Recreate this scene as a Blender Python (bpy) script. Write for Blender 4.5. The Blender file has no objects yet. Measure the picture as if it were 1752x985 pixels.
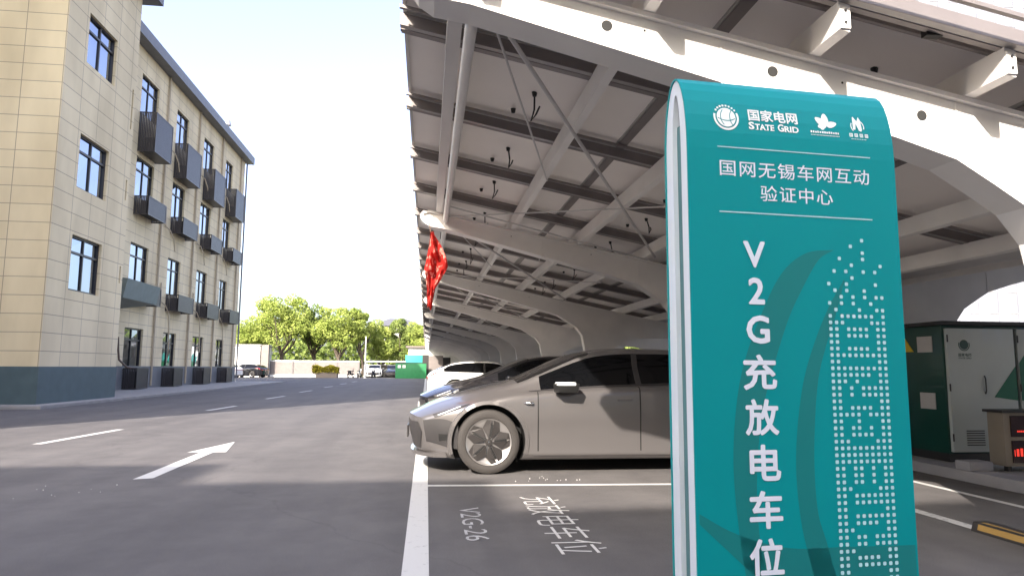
import bpy, bmesh, math, random
from mathutils import Vector, Matrix
R = math.radians
random.seed(7)
scn = bpy.context.scene
col = scn.collection

# ------------------------------------------------------------------ camera
def set_camera():
    yaw, pitch, roll = R(7.05), R(6.65), R(0.37)
    f = Vector((math.sin(yaw)*math.cos(pitch), math.cos(yaw)*math.cos(pitch), math.sin(pitch)))
    rt = Vector((math.cos(yaw), -math.sin(yaw), 0)); up = rt.cross(f)
    r2 = rt*math.cos(roll) + up*math.sin(roll); u2 = up*math.cos(roll) - rt*math.sin(roll)
    m = Matrix((r2, u2, -f)).transposed().to_4x4(); m.translation = Vector((0, 0, 1.2))
    cd = bpy.data.cameras.new('camera'); cd.sensor_width = 36; cd.lens = 1170/1752*36
    cd.clip_start = 0.05; cd.clip_end = 3000
    co = bpy.data.objects.new('camera', cd); co.matrix_world = m; col.objects.link(co); scn.camera = co
set_camera()
# ------------------------------------------------------------------ world + sun
SUN_EL, SUN_AZ = 31.0, 29.0          # light travels towards +Y and +X, 29 degrees off +Y
world = bpy.data.worlds.new('World'); scn.world = world; world.use_nodes = True
nt = world.node_tree; bg = nt.nodes['Background']
sky = nt.nodes.new('ShaderNodeTexSky'); sky.sky_type = 'NISHITA'; sky.sun_disc = False
sky.sun_elevation = R(SUN_EL); sky.sun_rotation = R(180+SUN_AZ)
sky.air_density = 1.0; sky.dust_density = 4.0; sky.ozone_density = 1.2
hs = nt.nodes.new('ShaderNodeHueSaturation'); hs.inputs['Saturation'].default_value = .86; hs.inputs['Hue'].default_value = .522
nt.links.new(sky.outputs[0], hs.inputs['Color']); nt.links.new(hs.outputs[0], bg.inputs['Color']); bg.inputs['Strength'].default_value = 0.15
sl = bpy.data.lights.new('sun', 'SUN'); sl.energy = 2.9; sl.angle = R(0.6); sl.color = (1.0, 0.90, 0.80)
so = bpy.data.objects.new('sun', sl); col.objects.link(so)
d = Vector((math.sin(R(SUN_AZ))*math.cos(R(SUN_EL)), math.cos(R(SUN_AZ))*math.cos(R(SUN_EL)), -math.sin(R(SUN_EL))))
so.rotation_euler = d.to_track_quat('-Z', 'Y').to_euler()
vs = scn.view_settings; vs.view_transform = 'Standard'; vs.look = 'None'; vs.gamma = 1; vs.exposure = 2.05
scn.cycles.max_bounces = 8; scn.cycles.diffuse_bounces = 7

# ------------------------------------------------------------------ materials
def P(name, colr, rough=0.6, metal=0.0, noise=None, bump=0.0, bscale=40, spec=0.5, coat=0.0, emit=None, var=0.12, nscale=3.0):
    m = bpy.data.materials.new(name); m.use_nodes = True; t = m.node_tree; b = t.nodes['Principled BSDF']
    b.inputs['Base Color'].default_value = (*colr, 1); b.inputs['Roughness'].default_value = rough
    b.inputs['Metallic'].default_value = metal; b.inputs['Specular IOR Level'].default_value = spec
    b.inputs['Coat Weight'].default_value = coat
    tc = t.nodes.new('ShaderNodeTexCoord')
    n = t.nodes.new('ShaderNodeTexNoise'); n.inputs['Scale'].default_value = nscale; n.inputs['Detail'].default_value = 6
    t.links.new(tc.outputs['Object'], n.inputs['Vector'])
    r = t.nodes.new('ShaderNodeMapRange'); r.inputs[1].default_value = .3; r.inputs[2].default_value = .7
    r.inputs[3].default_value = 1-var; r.inputs[4].default_value = 1+var*0.6
    t.links.new(n.outputs['Fac'], r.inputs[0])
    mx = t.nodes.new('ShaderNodeVectorMath'); mx.operation = 'SCALE'; mx.inputs[0].default_value = colr
    t.links.new(r.outputs[0], mx.inputs['Scale']); t.links.new(mx.outputs[0], b.inputs['Base Color'])
    if bump:
        n2 = t.nodes.new('ShaderNodeTexNoise'); n2.inputs['Scale'].default_value = bscale; n2.inputs['Detail'].default_value = 4
        t.links.new(tc.outputs['Object'], n2.inputs['Vector'])
        bp = t.nodes.new('ShaderNodeBump'); bp.inputs['Strength'].default_value = bump; bp.inputs['Distance'].default_value = .02
        t.links.new(n2.outputs['Fac'], bp.inputs['Height']); t.links.new(bp.outputs[0], b.inputs['Normal'])
    if emit:
        b.inputs['Emission Color'].default_value = (*colr, 1); b.inputs['Emission Strength'].default_value = emit
    return m

def ramp(t, src, stops):
    r = t.nodes.new('ShaderNodeValToRGB'); e = r.color_ramp.elements
    e[0].position, e[0].color = stops[0][0], (*stops[0][1], 1); e[1].position, e[1].color = stops[1][0], (*stops[1][1], 1)
    for p, c in stops[2:]:
        x = e.new(p); x.color = (*c, 1)
    t.links.new(src, r.inputs[0]); return r.outputs[0]

def asphalt():
    m = bpy.data.materials.new('asphalt'); m.use_nodes = True; t = m.node_tree; b = t.nodes['Principled BSDF']
    tc = t.nodes.new('ShaderNodeTexCoord')
    def nz(s, d=6, rgh=.6):
        n = t.nodes.new('ShaderNodeTexNoise'); n.inputs['Scale'].default_value = s; n.inputs['Detail'].default_value = d
        n.inputs['Roughness'].default_value = rgh; t.links.new(tc.outputs['Object'], n.inputs['Vector']); return n.outputs['Fac']
    c1 = ramp(t, nz(.35), [(.32, (.105, .100, .101)), (.68, (.135, .129, .128))])
    c2 = ramp(t, nz(160, 2, .5), [(.3, (.62, .62, .62)), (.72, (1.32, 1.30, 1.28))])
    c3 = ramp(t, nz(1.7, 8, .7), [(.35, (.86, .86, .87)), (.62, (1.06, 1.06, 1.06))])
    a = t.nodes.new('ShaderNodeVectorMath'); a.operation = 'MULTIPLY'; t.links.new(c1, a.inputs[0]); t.links.new(c2, a.inputs[1])
    a2 = t.nodes.new('ShaderNodeVectorMath'); a2.operation = 'MULTIPLY'; t.links.new(a.outputs[0], a2.inputs[0]); t.links.new(c3, a2.inputs[1])
    mp = t.nodes.new('ShaderNodeMapping'); mp.inputs['Scale'].default_value = (1.6, .09, 1); t.links.new(tc.outputs['Object'], mp.inputs[0])
    n5 = t.nodes.new('ShaderNodeTexNoise'); n5.inputs['Scale'].default_value = 1; n5.inputs['Detail'].default_value = 7; t.links.new(mp.outputs[0], n5.inputs['Vector'])
    c5 = ramp(t, n5.outputs['Fac'], [(.35, (.88, .88, .885)), (.6, (1.06, 1.06, 1.055))])
    v5 = t.nodes.new('ShaderNodeTexVoronoi'); v5.feature = 'DISTANCE_TO_EDGE'; v5.inputs['Scale'].default_value = .16
    n6 = t.nodes.new('ShaderNodeTexNoise'); n6.inputs['Scale'].default_value = 1.3; n6.inputs['Detail'].default_value = 6; t.links.new(tc.outputs['Object'], n6.inputs['Vector'])
    w6 = t.nodes.new('ShaderNodeVectorMath'); w6.operation = 'MULTIPLY_ADD'; w6.inputs[1].default_value = (.9, .9, .9); t.links.new(n6.outputs['Color'], w6.inputs[0]); t.links.new(tc.outputs['Object'], w6.inputs[2]); t.links.new(w6.outputs[0], v5.inputs['Vector'])
    c6 = ramp(t, v5.outputs['Distance'], [(.0005, (.86, .86, .86)), (.0012, (1, 1, 1))])
    a3 = t.nodes.new('ShaderNodeVectorMath'); a3.operation = 'MULTIPLY'; t.links.new(a2.outputs[0], a3.inputs[0]); t.links.new(c5, a3.inputs[1])
    a2 = t.nodes.new('ShaderNodeVectorMath'); a2.operation = 'MULTIPLY'; t.links.new(a3.outputs[0], a2.inputs[0]); t.links.new(c6, a2.inputs[1])
    t.links.new(a2.outputs[0], b.inputs['Base Color']); b.inputs['Roughness'].default_value = .78
    b.inputs['Specular IOR Level'].default_value = .35
    bp = t.nodes.new('ShaderNodeBump'); bp.inputs['Strength'].default_value = .5; bp.inputs['Distance'].default_value = .006
    t.links.new(nz(220, 2), bp.inputs['Height']); t.links.new(bp.outputs[0], b.inputs['Normal'])
    return m

def paint(name, c, wear=.42, scale=9):
    m = bpy.data.materials.new(name); m.use_nodes = True; t = m.node_tree; b = t.nodes['Principled BSDF']
    tc = t.nodes.new('ShaderNodeTexCoord'); n = t.nodes.new('ShaderNodeTexNoise'); n.inputs['Scale'].default_value = scale
    n.inputs['Detail'].default_value = 10; n.inputs['Roughness'].default_value = .8; t.links.new(tc.outputs['Object'], n.inputs['Vector'])
    o = ramp(t, n.outputs['Fac'], [(wear-.08, tuple(v*.45 for v in c)), (wear+.03, c)])
    t.links.new(o, b.inputs['Base Color']); b.inputs['Roughness'].default_value = .7; return m

def tile_wall():
    m = bpy.data.materials.new('beige_wall_panel'); m.use_nodes = True; t = m.node_tree; b = t.nodes['Principled BSDF']
    tc = t.nodes.new('ShaderNodeTexCoord'); s = t.nodes.new('ShaderNodeSeparateXYZ'); t.links.new(tc.outputs['Object'], s.inputs[0])
    ad = t.nodes.new('ShaderNodeMath'); t.links.new(s.outputs[0], ad.inputs[0]); t.links.new(s.outputs[1], ad.inputs[1])
    cb = t.nodes.new('ShaderNodeCombineXYZ'); t.links.new(ad.outputs[0], cb.inputs[0]); t.links.new(s.outputs[2], cb.inputs[1])
    br = t.nodes.new('ShaderNodeTexBrick'); t.links.new(cb.outputs[0], br.inputs['Vector'])
    br.inputs['Scale'].default_value = 1; br.inputs['Brick Width'].default_value = 1.12; br.inputs['Row Height'].default_value = .53
    br.inputs['Mortar Size'].default_value = .011; br.inputs['Mortar Smooth'].default_value = .2; br.offset = 0
    br.inputs['Color1'].default_value = (.74, .625, .405, 1); br.inputs['Color2'].default_value = (.77, .655, .43, 1)
    br.inputs['Mortar'].default_value = (.36, .29, .21, 1)
    n = t.nodes.new('ShaderNodeTexNoise'); n.inputs['Scale'].default_value = .8; n.inputs['Detail'].default_value = 8
    mp = t.nodes.new('ShaderNodeMapping'); mp.inputs['Scale'].default_value = (1, 1, .35); t.links.new(tc.outputs['Object'], mp.inputs[0]); t.links.new(mp.outputs[0], n.inputs['Vector'])
    o = ramp(t, n.outputs['Fac'], [(.3, (.84, .825, .80)), (.62, (1.05, 1.05, 1.05))])
    a = t.nodes.new('ShaderNodeVectorMath'); a.operation = 'MULTIPLY'; t.links.new(br.outputs['Color'], a.inputs[0]); t.links.new(o, a.inputs[1])
    t.links.new(a.outputs[0], b.inputs['Base Color']); b.inputs['Roughness'].default_value = .75
    bp = t.nodes.new('ShaderNodeBump'); bp.inputs['Strength'].default_value = .4; bp.inputs['Distance'].default_value = .01; bp.invert = True
    t.links.new(br.outputs['Fac'], bp.inputs['Height']); t.links.new(bp.outputs[0], b.inputs['Normal'])
    return m

def leaf_mat(name, c1, c2):
    m = bpy.data.materials.new(name); m.use_nodes = True; t = m.node_tree; t.nodes.remove(t.nodes['Principled BSDF'])
    out = t.nodes['Material Output']; tc = t.nodes.new('ShaderNodeTexCoord'); n = t.nodes.new('ShaderNodeTexNoise')
    n.inputs['Scale'].default_value = .9; n.inputs['Detail'].default_value = 5; t.links.new(tc.outputs['Object'], n.inputs['Vector'])
    o = ramp(t, n.outputs['Fac'], [(.35, c1), (.65, c2)])
    d = t.nodes.new('ShaderNodeBsdfDiffuse'); tr = t.nodes.new('ShaderNodeBsdfTranslucent'); mx = t.nodes.new('ShaderNodeMixShader')
    mx.inputs[0].default_value = .4; t.links.new(o, d.inputs[0]); t.links.new(o, tr.inputs[0])
    t.links.new(d.outputs[0], mx.inputs[1]); t.links.new(tr.outputs[0], mx.inputs[2]); t.links.new(mx.outputs[0], out.inputs[0]); return m

def cloth_mat():
    m = bpy.data.materials.new('red_cloth'); m.use_nodes = True; t = m.node_tree; t.nodes.remove(t.nodes['Principled BSDF'])
    d = t.nodes.new('ShaderNodeBsdfDiffuse'); tr = t.nodes.new('ShaderNodeBsdfTranslucent'); mx = t.nodes.new('ShaderNodeMixShader')
    mx.inputs[0].default_value = .5
    tc = t.nodes.new('ShaderNodeTexCoord'); n = t.nodes.new('ShaderNodeTexNoise'); n.inputs['Scale'].default_value = 11; n.inputs['Detail'].default_value = 3
    t.links.new(tc.outputs['Object'], n.inputs['Vector'])
    o = ramp(t, n.outputs['Fac'], [(.54, (.50, .035, .03)), (.60, (.72, .33, .27))]); t.links.new(o, d.inputs[0]); t.links.new(o, tr.inputs[0])
    t.links.new(d.outputs[0], mx.inputs[1]); t.links.new(tr.outputs[0], mx.inputs[2]); t.links.new(mx.outputs[0], t.nodes['Material Output'].inputs[0]); return m

M = dict(
 asphalt=asphalt(), wall=tile_wall(), cloth=cloth_mat(),
 line=paint('line_paint', (.56, .555, .54), .40), faint=paint('faint_paint', (.46, .46, .46), .46, 14),
 base=P('teal_base', (.075, .115, .125), .55), greybase=P('grey_base_tile', (.20, .21, .22), .5),
 awning=P('grey_green_fascia', (.16, .20, .195), .5),
 fascia=P('grey_fascia', (.16, .165, .18), .5), frame=P('dark_window_frame', (.025, .024, .026), .4),
 glass=P('window_glass', (.27, .31, .39), .06, 1.0, var=.15, nscale=.7), cage=P('dark_cage_metal', (.065, .060, .062), .4, .3),
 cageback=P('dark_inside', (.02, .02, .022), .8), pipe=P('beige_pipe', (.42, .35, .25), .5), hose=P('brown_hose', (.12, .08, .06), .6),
 concrete=P('concrete', (.30, .29, .275), .85, bump=.3), kerb=P('kerb_concrete', (.30, .29, .30), .8, bump=.3),
 steel=P('white_steel', (.82, .79, .76), .42, var=.10, nscale=1.5), steel2=P('grey_white_steel', (.56, .54, .53), .42, var=.06, nscale=2),
 galv=P('galvanised_rail', (.24, .215, .21), .45, .3), rail_light=P('light_rail', (.34, .32, .31), .4, .3),
 backsheet=P('panel_backsheet', (.88, .83, .79), .55, var=.04, nscale=1.2), pframe=P('panel_frame', (.45, .44, .43), .35, .7),
 cell=P('panel_glass', (.01, .015, .04), .08, coat=.5), black=P('black_plastic', (.008, .008, .008), .5), rubber=P('tyre_rubber', (.036, .032, .030), .8, bump=.2, bscale=60),
 hole=P('hole_shadow_steel', (.03, .03, .03), .8),
 teal=P('teal_sign_paint', (.0, .265, .29), .34, var=.03, spec=.3), tealdark=P('dark_teal_print', (.006, .19, .195), .34, var=.02),
 signwhite=P('white_sign_edge', (.66, .72, .80), .25, var=.02, coat=.5), signcore=P('sign_core', (.07, .19, .21), .3, .2),
 letter=P('pale_lettering', (.72, .76, .86), .5, var=.01), letter2=P('pale_blue_dots', (.42, .68, .74), .5, var=.01), logo=P('white_logo_print', (.85, .90, .90), .5, var=.01),
 grey_paint=P('grey_car_paint', (.155, .146, .145), .28, .5, coat=.8, var=.02), blue_paint=P('slate_car_paint', (.20, .205, .235), .28, .6, coat=.9, var=.02),
 black_paint=P('black_car_paint', (.015, .015, .018), .15, .3, coat=1, var=.02), white_paint=P('white_car_paint', (.78, .78, .78), .25, coat=1, var=.01),
 cglass=P('car_glass', (.003, .0033, .004), .05, spec=.28, var=0), cladding=P('dark_cladding', (.032, .030, .031), .42), chrome=P('chrome', (.75, .75, .75), .12, 1, var=0),
 lamp=P('headlight_lens', (.55, .56, .60), .08, .3, coat=1), rim=P('silver_rim', (.50, .48, .47), .3, .8), rimdark=P('dark_rim_blade', (.045, .041, .040), .4, .4),
 redlamp=P('red_lamp', (.45, .02, .015), .15, coat=1), green=P('green_cabinet', (.006, .055, .042), .35, coat=.4), greenlight=P('green_stripe', (.01, .13, .075), .35),
 cabwhite=P('white_cabinet_door', (.48, .52, .50), .3, coat=.5, var=.05), plate=P('pale_plate', (.50, .48, .46), .5), yellow=P('yellow_warning', (.70, .48, .03), .5),
 tan=P('tan_metal', (.26, .22, .17), .45), ledoff=P('led_panel', (.03, .008, .008), .2), led=P('red_led', (1.0, .05, .03), .5, emit=.22, var=0),
 wallwhite=P('white_render', (.72, .71, .68), .8), roofdark=P('dark_roof', (.10, .10, .12), .7), bark=P('bark', (.085, .065, .05), .9, bump=.5, bscale=8),
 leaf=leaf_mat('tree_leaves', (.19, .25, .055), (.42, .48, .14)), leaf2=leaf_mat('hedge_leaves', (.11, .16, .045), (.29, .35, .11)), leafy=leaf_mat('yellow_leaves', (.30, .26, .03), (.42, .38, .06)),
 fence=P('pale_fence', (.19, .165, .155), .7), post=P('fence_post', (.13, .12, .12), .6), skip=P('green_metal', (.02, .19, .07), .5), turq=P('turquoise_metal', (.02, .30, .25), .5), planter=P('planter_stone', (.17, .14, .12), .8),
 tyreyellow=P('yellow_stripe', (.34, .21, .06), .6), redc=P('red_jacket', (.4, .04, .03), .8), skin=P('skin', (.45, .28, .2), .6), darkc=P('dark_trousers', (.05, .05, .07), .8), towerglass=P('tower_glass', (.20, .21, .25), .4, .0, var=.25, nscale=.15), tower=P('pale_tower', (.17, .175, .205), .6))

# ------------------------------------------------------------------ mesh helpers
class MB:
    def __init__(s): s.v = []; s.f = []; s.m = []
    def quad(s, pts, mi=0):
        n = len(s.v); s.v += [tuple(p) for p in pts]; s.f.append(tuple(range(n, n+len(pts)))); s.m.append(mi); return s
    def box(s, x0, x1, y0, y1, z0, z1, mi=0):
        return s.hexa([(x0,y0,z0),(x1,y0,z0),(x1,y1,z0),(x0,y1,z0),(x0,y0,z1),(x1,y0,z1),(x1,y1,z1),(x0,y1,z1)], mi)
    def hexa(s, p, mi=0):
        n = len(s.v); s.v += [tuple(q) for q in p]
        for a in ((0,3,2,1),(4,5,6,7),(0,1,5,4),(1,2,6,5),(2,3,7,6),(3,0,4,7)): s.f.append(tuple(n+i for i in a)); s.m.append(mi)
        return s
    def prism(s, poly, axis, a, b, mi=0):
        """poly: 2-D outline (ccw), extruded along axis from a to b. axis 'y': (x,z)  'x': (y,z)  'z': (x,y)"""
        def mk(p, t): return {'y': (p[0], t, p[1]), 'x': (t, p[0], p[1]), 'z': (p[0], p[1], t)}[axis]
        n = len(s.v); k = len(poly); s.v += [mk(p, a) for p in poly] + [mk(p, b) for p in poly]
        s.f.append(tuple(range(n, n+k))); s.m.append(mi); s.f.append(tuple(range(n+2*k-1, n+k-1, -1))); s.m.append(mi)
        for i in range(k):
            j = (i+1) % k; s.f.append((n+i, n+k+i, n+k+j, n+j)); s.m.append(mi)
        return s
    def tube(s, pts, r, n=8, mi=0, caps=True):
        pts = [Vector(p) for p in pts]; rs = r if isinstance(r, (list, tuple)) else [r]*len(pts); base = len(s.v)
        for i, p in enumerate(pts):
            t = (pts[min(i+1, len(pts)-1)]-pts[max(i-1, 0)]).normalized()
            a = Vector((0, 0, 1)) if abs(t.z) < .9 else Vector((1, 0, 0))
            u = t.cross(a).normalized(); w = t.cross(u).normalized()
            for k in range(n):
                th = 2*math.pi*k/n; s.v.append(tuple(p+(u*math.cos(th)+w*math.sin(th))*rs[i]))
        for i in range(len(pts)-1):
            for k in range(n):
                j = (k+1) % n; s.f.append((base+i*n+k, base+i*n+j, base+(i+1)*n+j, base+(i+1)*n+k)); s.m.append(mi)
        if caps:
            s.f.append(tuple(base+k for k in range(n))[::-1]); s.m.append(mi)
            s.f.append(tuple(base+(len(pts)-1)*n+k for k in range(n))); s.m.append(mi)
        return s
    def lathe_y(s, prof, c, n=40, mi=0):
        """prof: list of (y, r) around axis through c along Y"""
        base = len(s.v)
        for (y, r) in prof:
            for k in range(n):
                th = 2*math.pi*k/n; s.v.append((c[0]+r*math.cos(th), c[1]+y, c[2]+r*math.sin(th)))
        for i in range(len(prof)-1):
            for k in range(n):
                j = (k+1) % n; s.f.append((base+i*n+k, base+i*n+j, base+(i+1)*n+j, base+(i+1)*n+k)); s.m.append(mi)
        return s
    def build(s, name, mats, parent=None, smooth=False, loc=None, bevel=0):
        me = bpy.data.meshes.new(name); me.from_pydata(s.v, [], s.f); 
        if not isinstance(mats, (list, tuple)): mats = [mats]
        for m in mats: me.materials.append(m)
        if any(s.m): me.polygons.foreach_set('material_index', s.m)
        bm = bmesh.new(); bm.from_mesh(me)
        if len(s.f) < 60000: bmesh.ops.recalc_face_normals(bm, faces=bm.faces)
        if bevel:
            bmesh.ops.bevel(bm, geom=[e for e in bm.edges if len(e.link_faces) == 2 and e.calc_face_angle(0) > .6], offset=bevel, segments=2, affect='EDGES', profile=.7)
        bm.to_mesh(me); bm.free()
        if smooth or bevel:
            me.polygons.foreach_set('use_smooth', [True]*len(me.polygons)); me.set_sharp_from_angle(angle=R(40))
        o = bpy.data.objects.new(name, me); col.objects.link(o)
        if parent: o.parent = parent
        if loc: o.location = loc
        return o

def tag(o, label=None, cat=None, group=None, kind=None):
    if label: o['label'] = label
    if cat: o['category'] = cat
    if group: o['group'] = group
    if kind: o['kind'] = kind
    return o
def empty(name, loc, label, cat, group=None, rz=0):
    o = bpy.data.objects.new(name, None); col.objects.link(o); o.location = loc; o.rotation_euler = (0, 0, rz)
    o.empty_display_size = .2
    return tag(o, label, cat, group)
kids = {}
def copy_tree(o, label=None, parent=None):
    c = o.copy(); col.objects.link(c)
    if parent: c.parent = parent
    if label: c['label'] = label
    for ch in list(o.children): copy_tree(ch, None, c)
    return c

FONT_OFF = .012
def text_mesh(s, size, bold=FONT_OFF, align='CENTER', spacing=1.0):
    cu = bpy.data.curves.new('t', 'FONT'); cu.body = s; cu.size = size; cu.offset = bold*size; cu.align_x = align; cu.align_y = 'CENTER'
    cu.space_character = spacing; cu.resolution_u = 3; cu.fill_mode = 'FRONT'
    o = bpy.data.objects.new('t', cu); col.objects.link(o)
    me = bpy.data.meshes.new_from_object(o); bpy.data.objects.remove(o); bpy.data.curves.remove(cu)
    vs_ = [tuple(v.co) for v in me.vertices]; fs = [tuple(p.vertices) for p in me.polygons]; bpy.data.meshes.remove(me)
    return vs_, fs
def text_fit(s, x0, x1, y0, y1, bold=FONT_OFF, spacing=1.0):
    """text scaled to fill the rectangle"""
    v, f = text_mesh(s, 1.0, bold, spacing=spacing)
    if not v: return [], []
    xs = [p[0] for p in v]; ys = [p[1] for p in v]; ax, bx, ay, by = min(xs), max(xs), min(ys), max(ys)
    return [(x0+(p[0]-ax)/(bx-ax)*(x1-x0), y0+(p[1]-ay)/(by-ay)*(y1-y0), 0) for p in v], f

# ------------------------------------------------------------------ GROUND
tag(MB().quad([(-1500,-1500,0),(1500,-1500,0),(1500,1500,0),(-1500,1500,0)]).build('road', M['asphalt']), kind='structure')
pv = MB(); pv.box(-60, -10.35, 20.2, 53.2, -.02, .09); pv.box(-60, -12.6, -4, 20.2, -.02, .09)
tag(pv.build('pavement', M['concrete'], bevel=.015), kind='structure')
tag(MB().box(-90, 90, 84, 400, -.02, .06).build('far_ground', P('dry_grass_ground', (.12, .13, .05), .95, bump=.5)), kind='structure')
Z1 = .004
mk = MB()
mk.quad([(-.12,-1.5,Z1),(.04,-1.5,Z1),(.04,112,Z1),(-.12,112,Z1)])
tag(mk.build('bay_edge_line', M['line']), 'long white painted line running along the open ends of the parking bays', 'road marking')
def bayline(y, lab, first=[None]):
    o = MB().quad([(.04,-.04,Z1),(4.1,-.24,Z1),(4.1,-.15,Z1),(.04,.05,Z1)]).build('bay_divider_line', M['line']); o.location.y = y
    return tag(o, lab, 'road marking', 'white lines between parking bays')
for i, y in enumerate([7.2, 9.95, 12.7, 15.45, 18.2]):
    bayline(y, ['white bay line on the near side of the nearest grey hatchback', 'white bay line between the grey hatchback and the slate car', 'white bay line between the slate car and the black car', 'white bay line on the far side of the black car', 'farthest short white bay line beyond the black car'][i])
for i, (y0, y1) in enumerate([(11.4, 13.9), (19.6, 21.8), (26.5, 29), (33.3, 35.8), (41, 43.5), (48.5, 51), (56, 58.5)]):
    o = MB().quad([(-5.92, y0, Z1), (-5.78, y0, Z1), (-5.62, y1, Z1), (-5.76, y1, Z1)]).build('centre_line_dash', M['line'])
    tag(o, ['long white lane dash on sunlit asphalt, nearest of the row', 'white lane dash across the sun and shade border, second of the row', 'third white lane dash from the camera, in building shade', 'fourth white lane dash from the camera, in building shade', 'fifth white lane dash from the camera', 'sixth white lane dash from the camera', 'farthest white lane dash near the planter'][i], 'road marking', 'white dashes along the middle of the road')
ar = MB(); ar.quad([(-3.06, 7.86, Z1), (-2.88, 7.92, Z1), (-2.93, 10.2, Z1), (-3.10, 10.2, Z1)])
ar.quad([(-3.28, 10.2, Z1), (-3.10, 10.2, Z1), (-2.93, 10.2, Z1), (-2.76, 10.2, Z1), (-3.0, 11.55, Z1)])
tag(ar.build('direction_arrow', M['line']), 'white straight-ahead arrow painted on the road left of the parking bays', 'road marking')
tag(MB().quad([(4.15,4.9,Z1),(4.26,4.9,Z1),(4.26,6.6,Z1),(4.15,6.6,Z1)]).build('grey_floor_line', M['faint']), 'short grey painted line ending at the yellow and black wheel stop', 'road marking')
tag(MB().quad([(5.24,4.0,Z1),(5.32,4.0,Z1),(5.32,9,Z1),(5.24,9,Z1)]).build('rear_bay_line', M['line']), 'thin white painted line running along the kerb before the cabinet', 'road marking')
def ground_text(s, x0, x1, ya, yb, name, label, bold, mat):
    # reading direction -Y, tops of letters towards +X
    v, f = text_fit(s, 0, ya-yb, 0, x1-x0, bold)
    m = MB(); m.v = [(x0+p[1], ya-p[0], Z1+.001) for p in v]; m.f = f; m.m = [0]*len(f)
    return tag(m.build(name, mat), label, 'road marking')
ground_text('V2G-26', .30, .47, 6.06, 4.93, 'bay_number', 'small faint bay number stencilled on asphalt', -.004, M['faint'])
ground_text('充放电车位', .88, 1.23, 6.5, 4.52, 'bay_text', 'larger white stencilled characters on asphalt beside the bay number', -.008, M['line'])
deb = MB(); rr = random.Random(4)
for i in range(26):
    x, y = (1.25+rr.gauss(0,.25), 7.55+rr.gauss(0,.13)) if i < 14 else (-3.0-rr.random()*1.2, 7.75-rr.random()*1.0)
    a = rr.uniform(.002,.006); z = Z1
    deb.hexa([(x-a,y-a,z-.004),(x+a,y-a*.6,z-.004),(x+a*.8,y+a,z-.004),(x-a,y+a*.7,z-.004),(x-a*.5,y-a*.5,z+a),(x+a*.5,y-a*.5,z+a),(x+a*.5,y+a*.4,z+a*.8),(x-a*.5,y+a*.4,z+a)])
tag(deb.build('paint_crumbs', M['line']), 'tiny white crumbs scattered on the asphalt', 'debris', kind='stuff')

# ------------------------------------------------------------------ LEFT BUILDING
def holed(mb, axis, c, u0, u1, z0, z1, holes, mi=0):
    us = sorted({u0, u1, *[h[0] for h in holes], *[h[1] for h in holes]}); zs = sorted({z0, z1, *[h[2] for h in holes], *[h[3] for h in holes]})
    for i in range(len(us)-1):
        for j in range(len(zs)-1):
            um, zm = (us[i]+us[i+1])/2, (zs[j]+zs[j+1])/2
            if any(h[0] < um < h[1] and h[2] < zm < h[3] for h in holes): continue
            a, b, p, q = us[i], us[i+1], zs[j], zs[j+1]
            mb.quad([(c,a,p),(c,b,p),(c,b,q),(c,a,q)] if axis == 'x' else [(a,c,p),(b,c,p),(b,c,q),(a,c,q)], mi)
def reveal(mb, axis, c, h, depth, mi=0):
    a, b, p, q = h
    for (A, B) in (((a,p),(b,p)), ((b,p),(b,q)), ((b,q),(a,q)), ((a,q),(a,p))):
        if axis == 'x': mb.quad([(c,A[0],A[1]),(c,B[0],B[1]),(c-depth,B[0],B[1]),(c-depth,A[0],A[1])], mi)
        else: mb.quad([(A[0],c,A[1]),(B[0],c,B[1]),(B[0],c+depth,B[1]),(A[0],c+depth,A[1])], mi)
def window(parent, axis, c, h, depth=.16, transom=.30):
    a, b, p, q = h; f = MB(); t = .06; cc = c-depth if axis == 'x' else c+depth; s = 1 if axis == 'x' else -1
    def bar(u0, u1, z0, z1, th=.05):
        if axis == 'x': f.box(cc-.01, cc+th, u0, u1, z0, z1)
        else: f.box(u0, u1, cc-th, cc+.01, z0, z1)
    m = (a+b)/2; tz = q-(q-p)*transom
    bar(a, a+t, p, q, .07); bar(b-t, b, p, q, .07); bar(a+t, b-t, p, p+t, .068); bar(a+t, b-t, q-t, q, .068)
    bar(m-.03, m+.03, p+t, q-t, .055); bar(a+t, m-.03, tz-.035, tz+.035, .06); bar(m+.03, b-t, tz-.035, tz+.035, .06)
    w = f.build('window', M['frame'], parent)
    g = MB(); rnd = random.Random(int(abs(a*31+p*17)))
    for (u0, u1) in ((a+t, m-.03), (m+.03, b-t)):
        for (z0, z1) in ((p+t, tz-.035), (tz+.035, q-t)):
            k = rnd.uniform(-.012, .012)
            g.quad([(cc+.012+k, u0, z0), (cc+.012, u1, z0), (cc+.012+k*.3, u1, z1), (cc+.012-k, u0, z1)] if axis == 'x' else [(u0, cc-.012-k, z0), (u1, cc-.012, z0), (u1, cc-.012-k*.3, z1), (u0, cc-.012+k, z1)])
    g.build('pane', M['glass'], w)
    return w
B = empty('office_building', (-13.9, 21, 0), 'four-storey beige panelled building with dark window cages and a projecting front block', 'building')
def bpart(mb, name, mats, bevel=0):
    o = mb.build(name, mats, B, bevel=bevel); o.location = (13.9, -21, 0); return o
XM, XT, YT0, YT1, YE = -13.9, -10.9, 21.0, 25.9, 52.4
cols_m = [(33.65, 35.75), (38.35, 40.25), (43.0, 45.0), (47.65, 49.35)]
rows_m = [(1.12, 2.96), (5.0, 6.98), (9.2, 11.15), (13.3, 15.25)]
hm = [(a, b, p, q) for (a, b) in cols_m for (p, q) in rows_m] 
ht = [(22.25, 24.2, p, q) for (p, q) in ((3.48, 5.2), (6.7, 8.42), (10.75, 12.4))]
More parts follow.
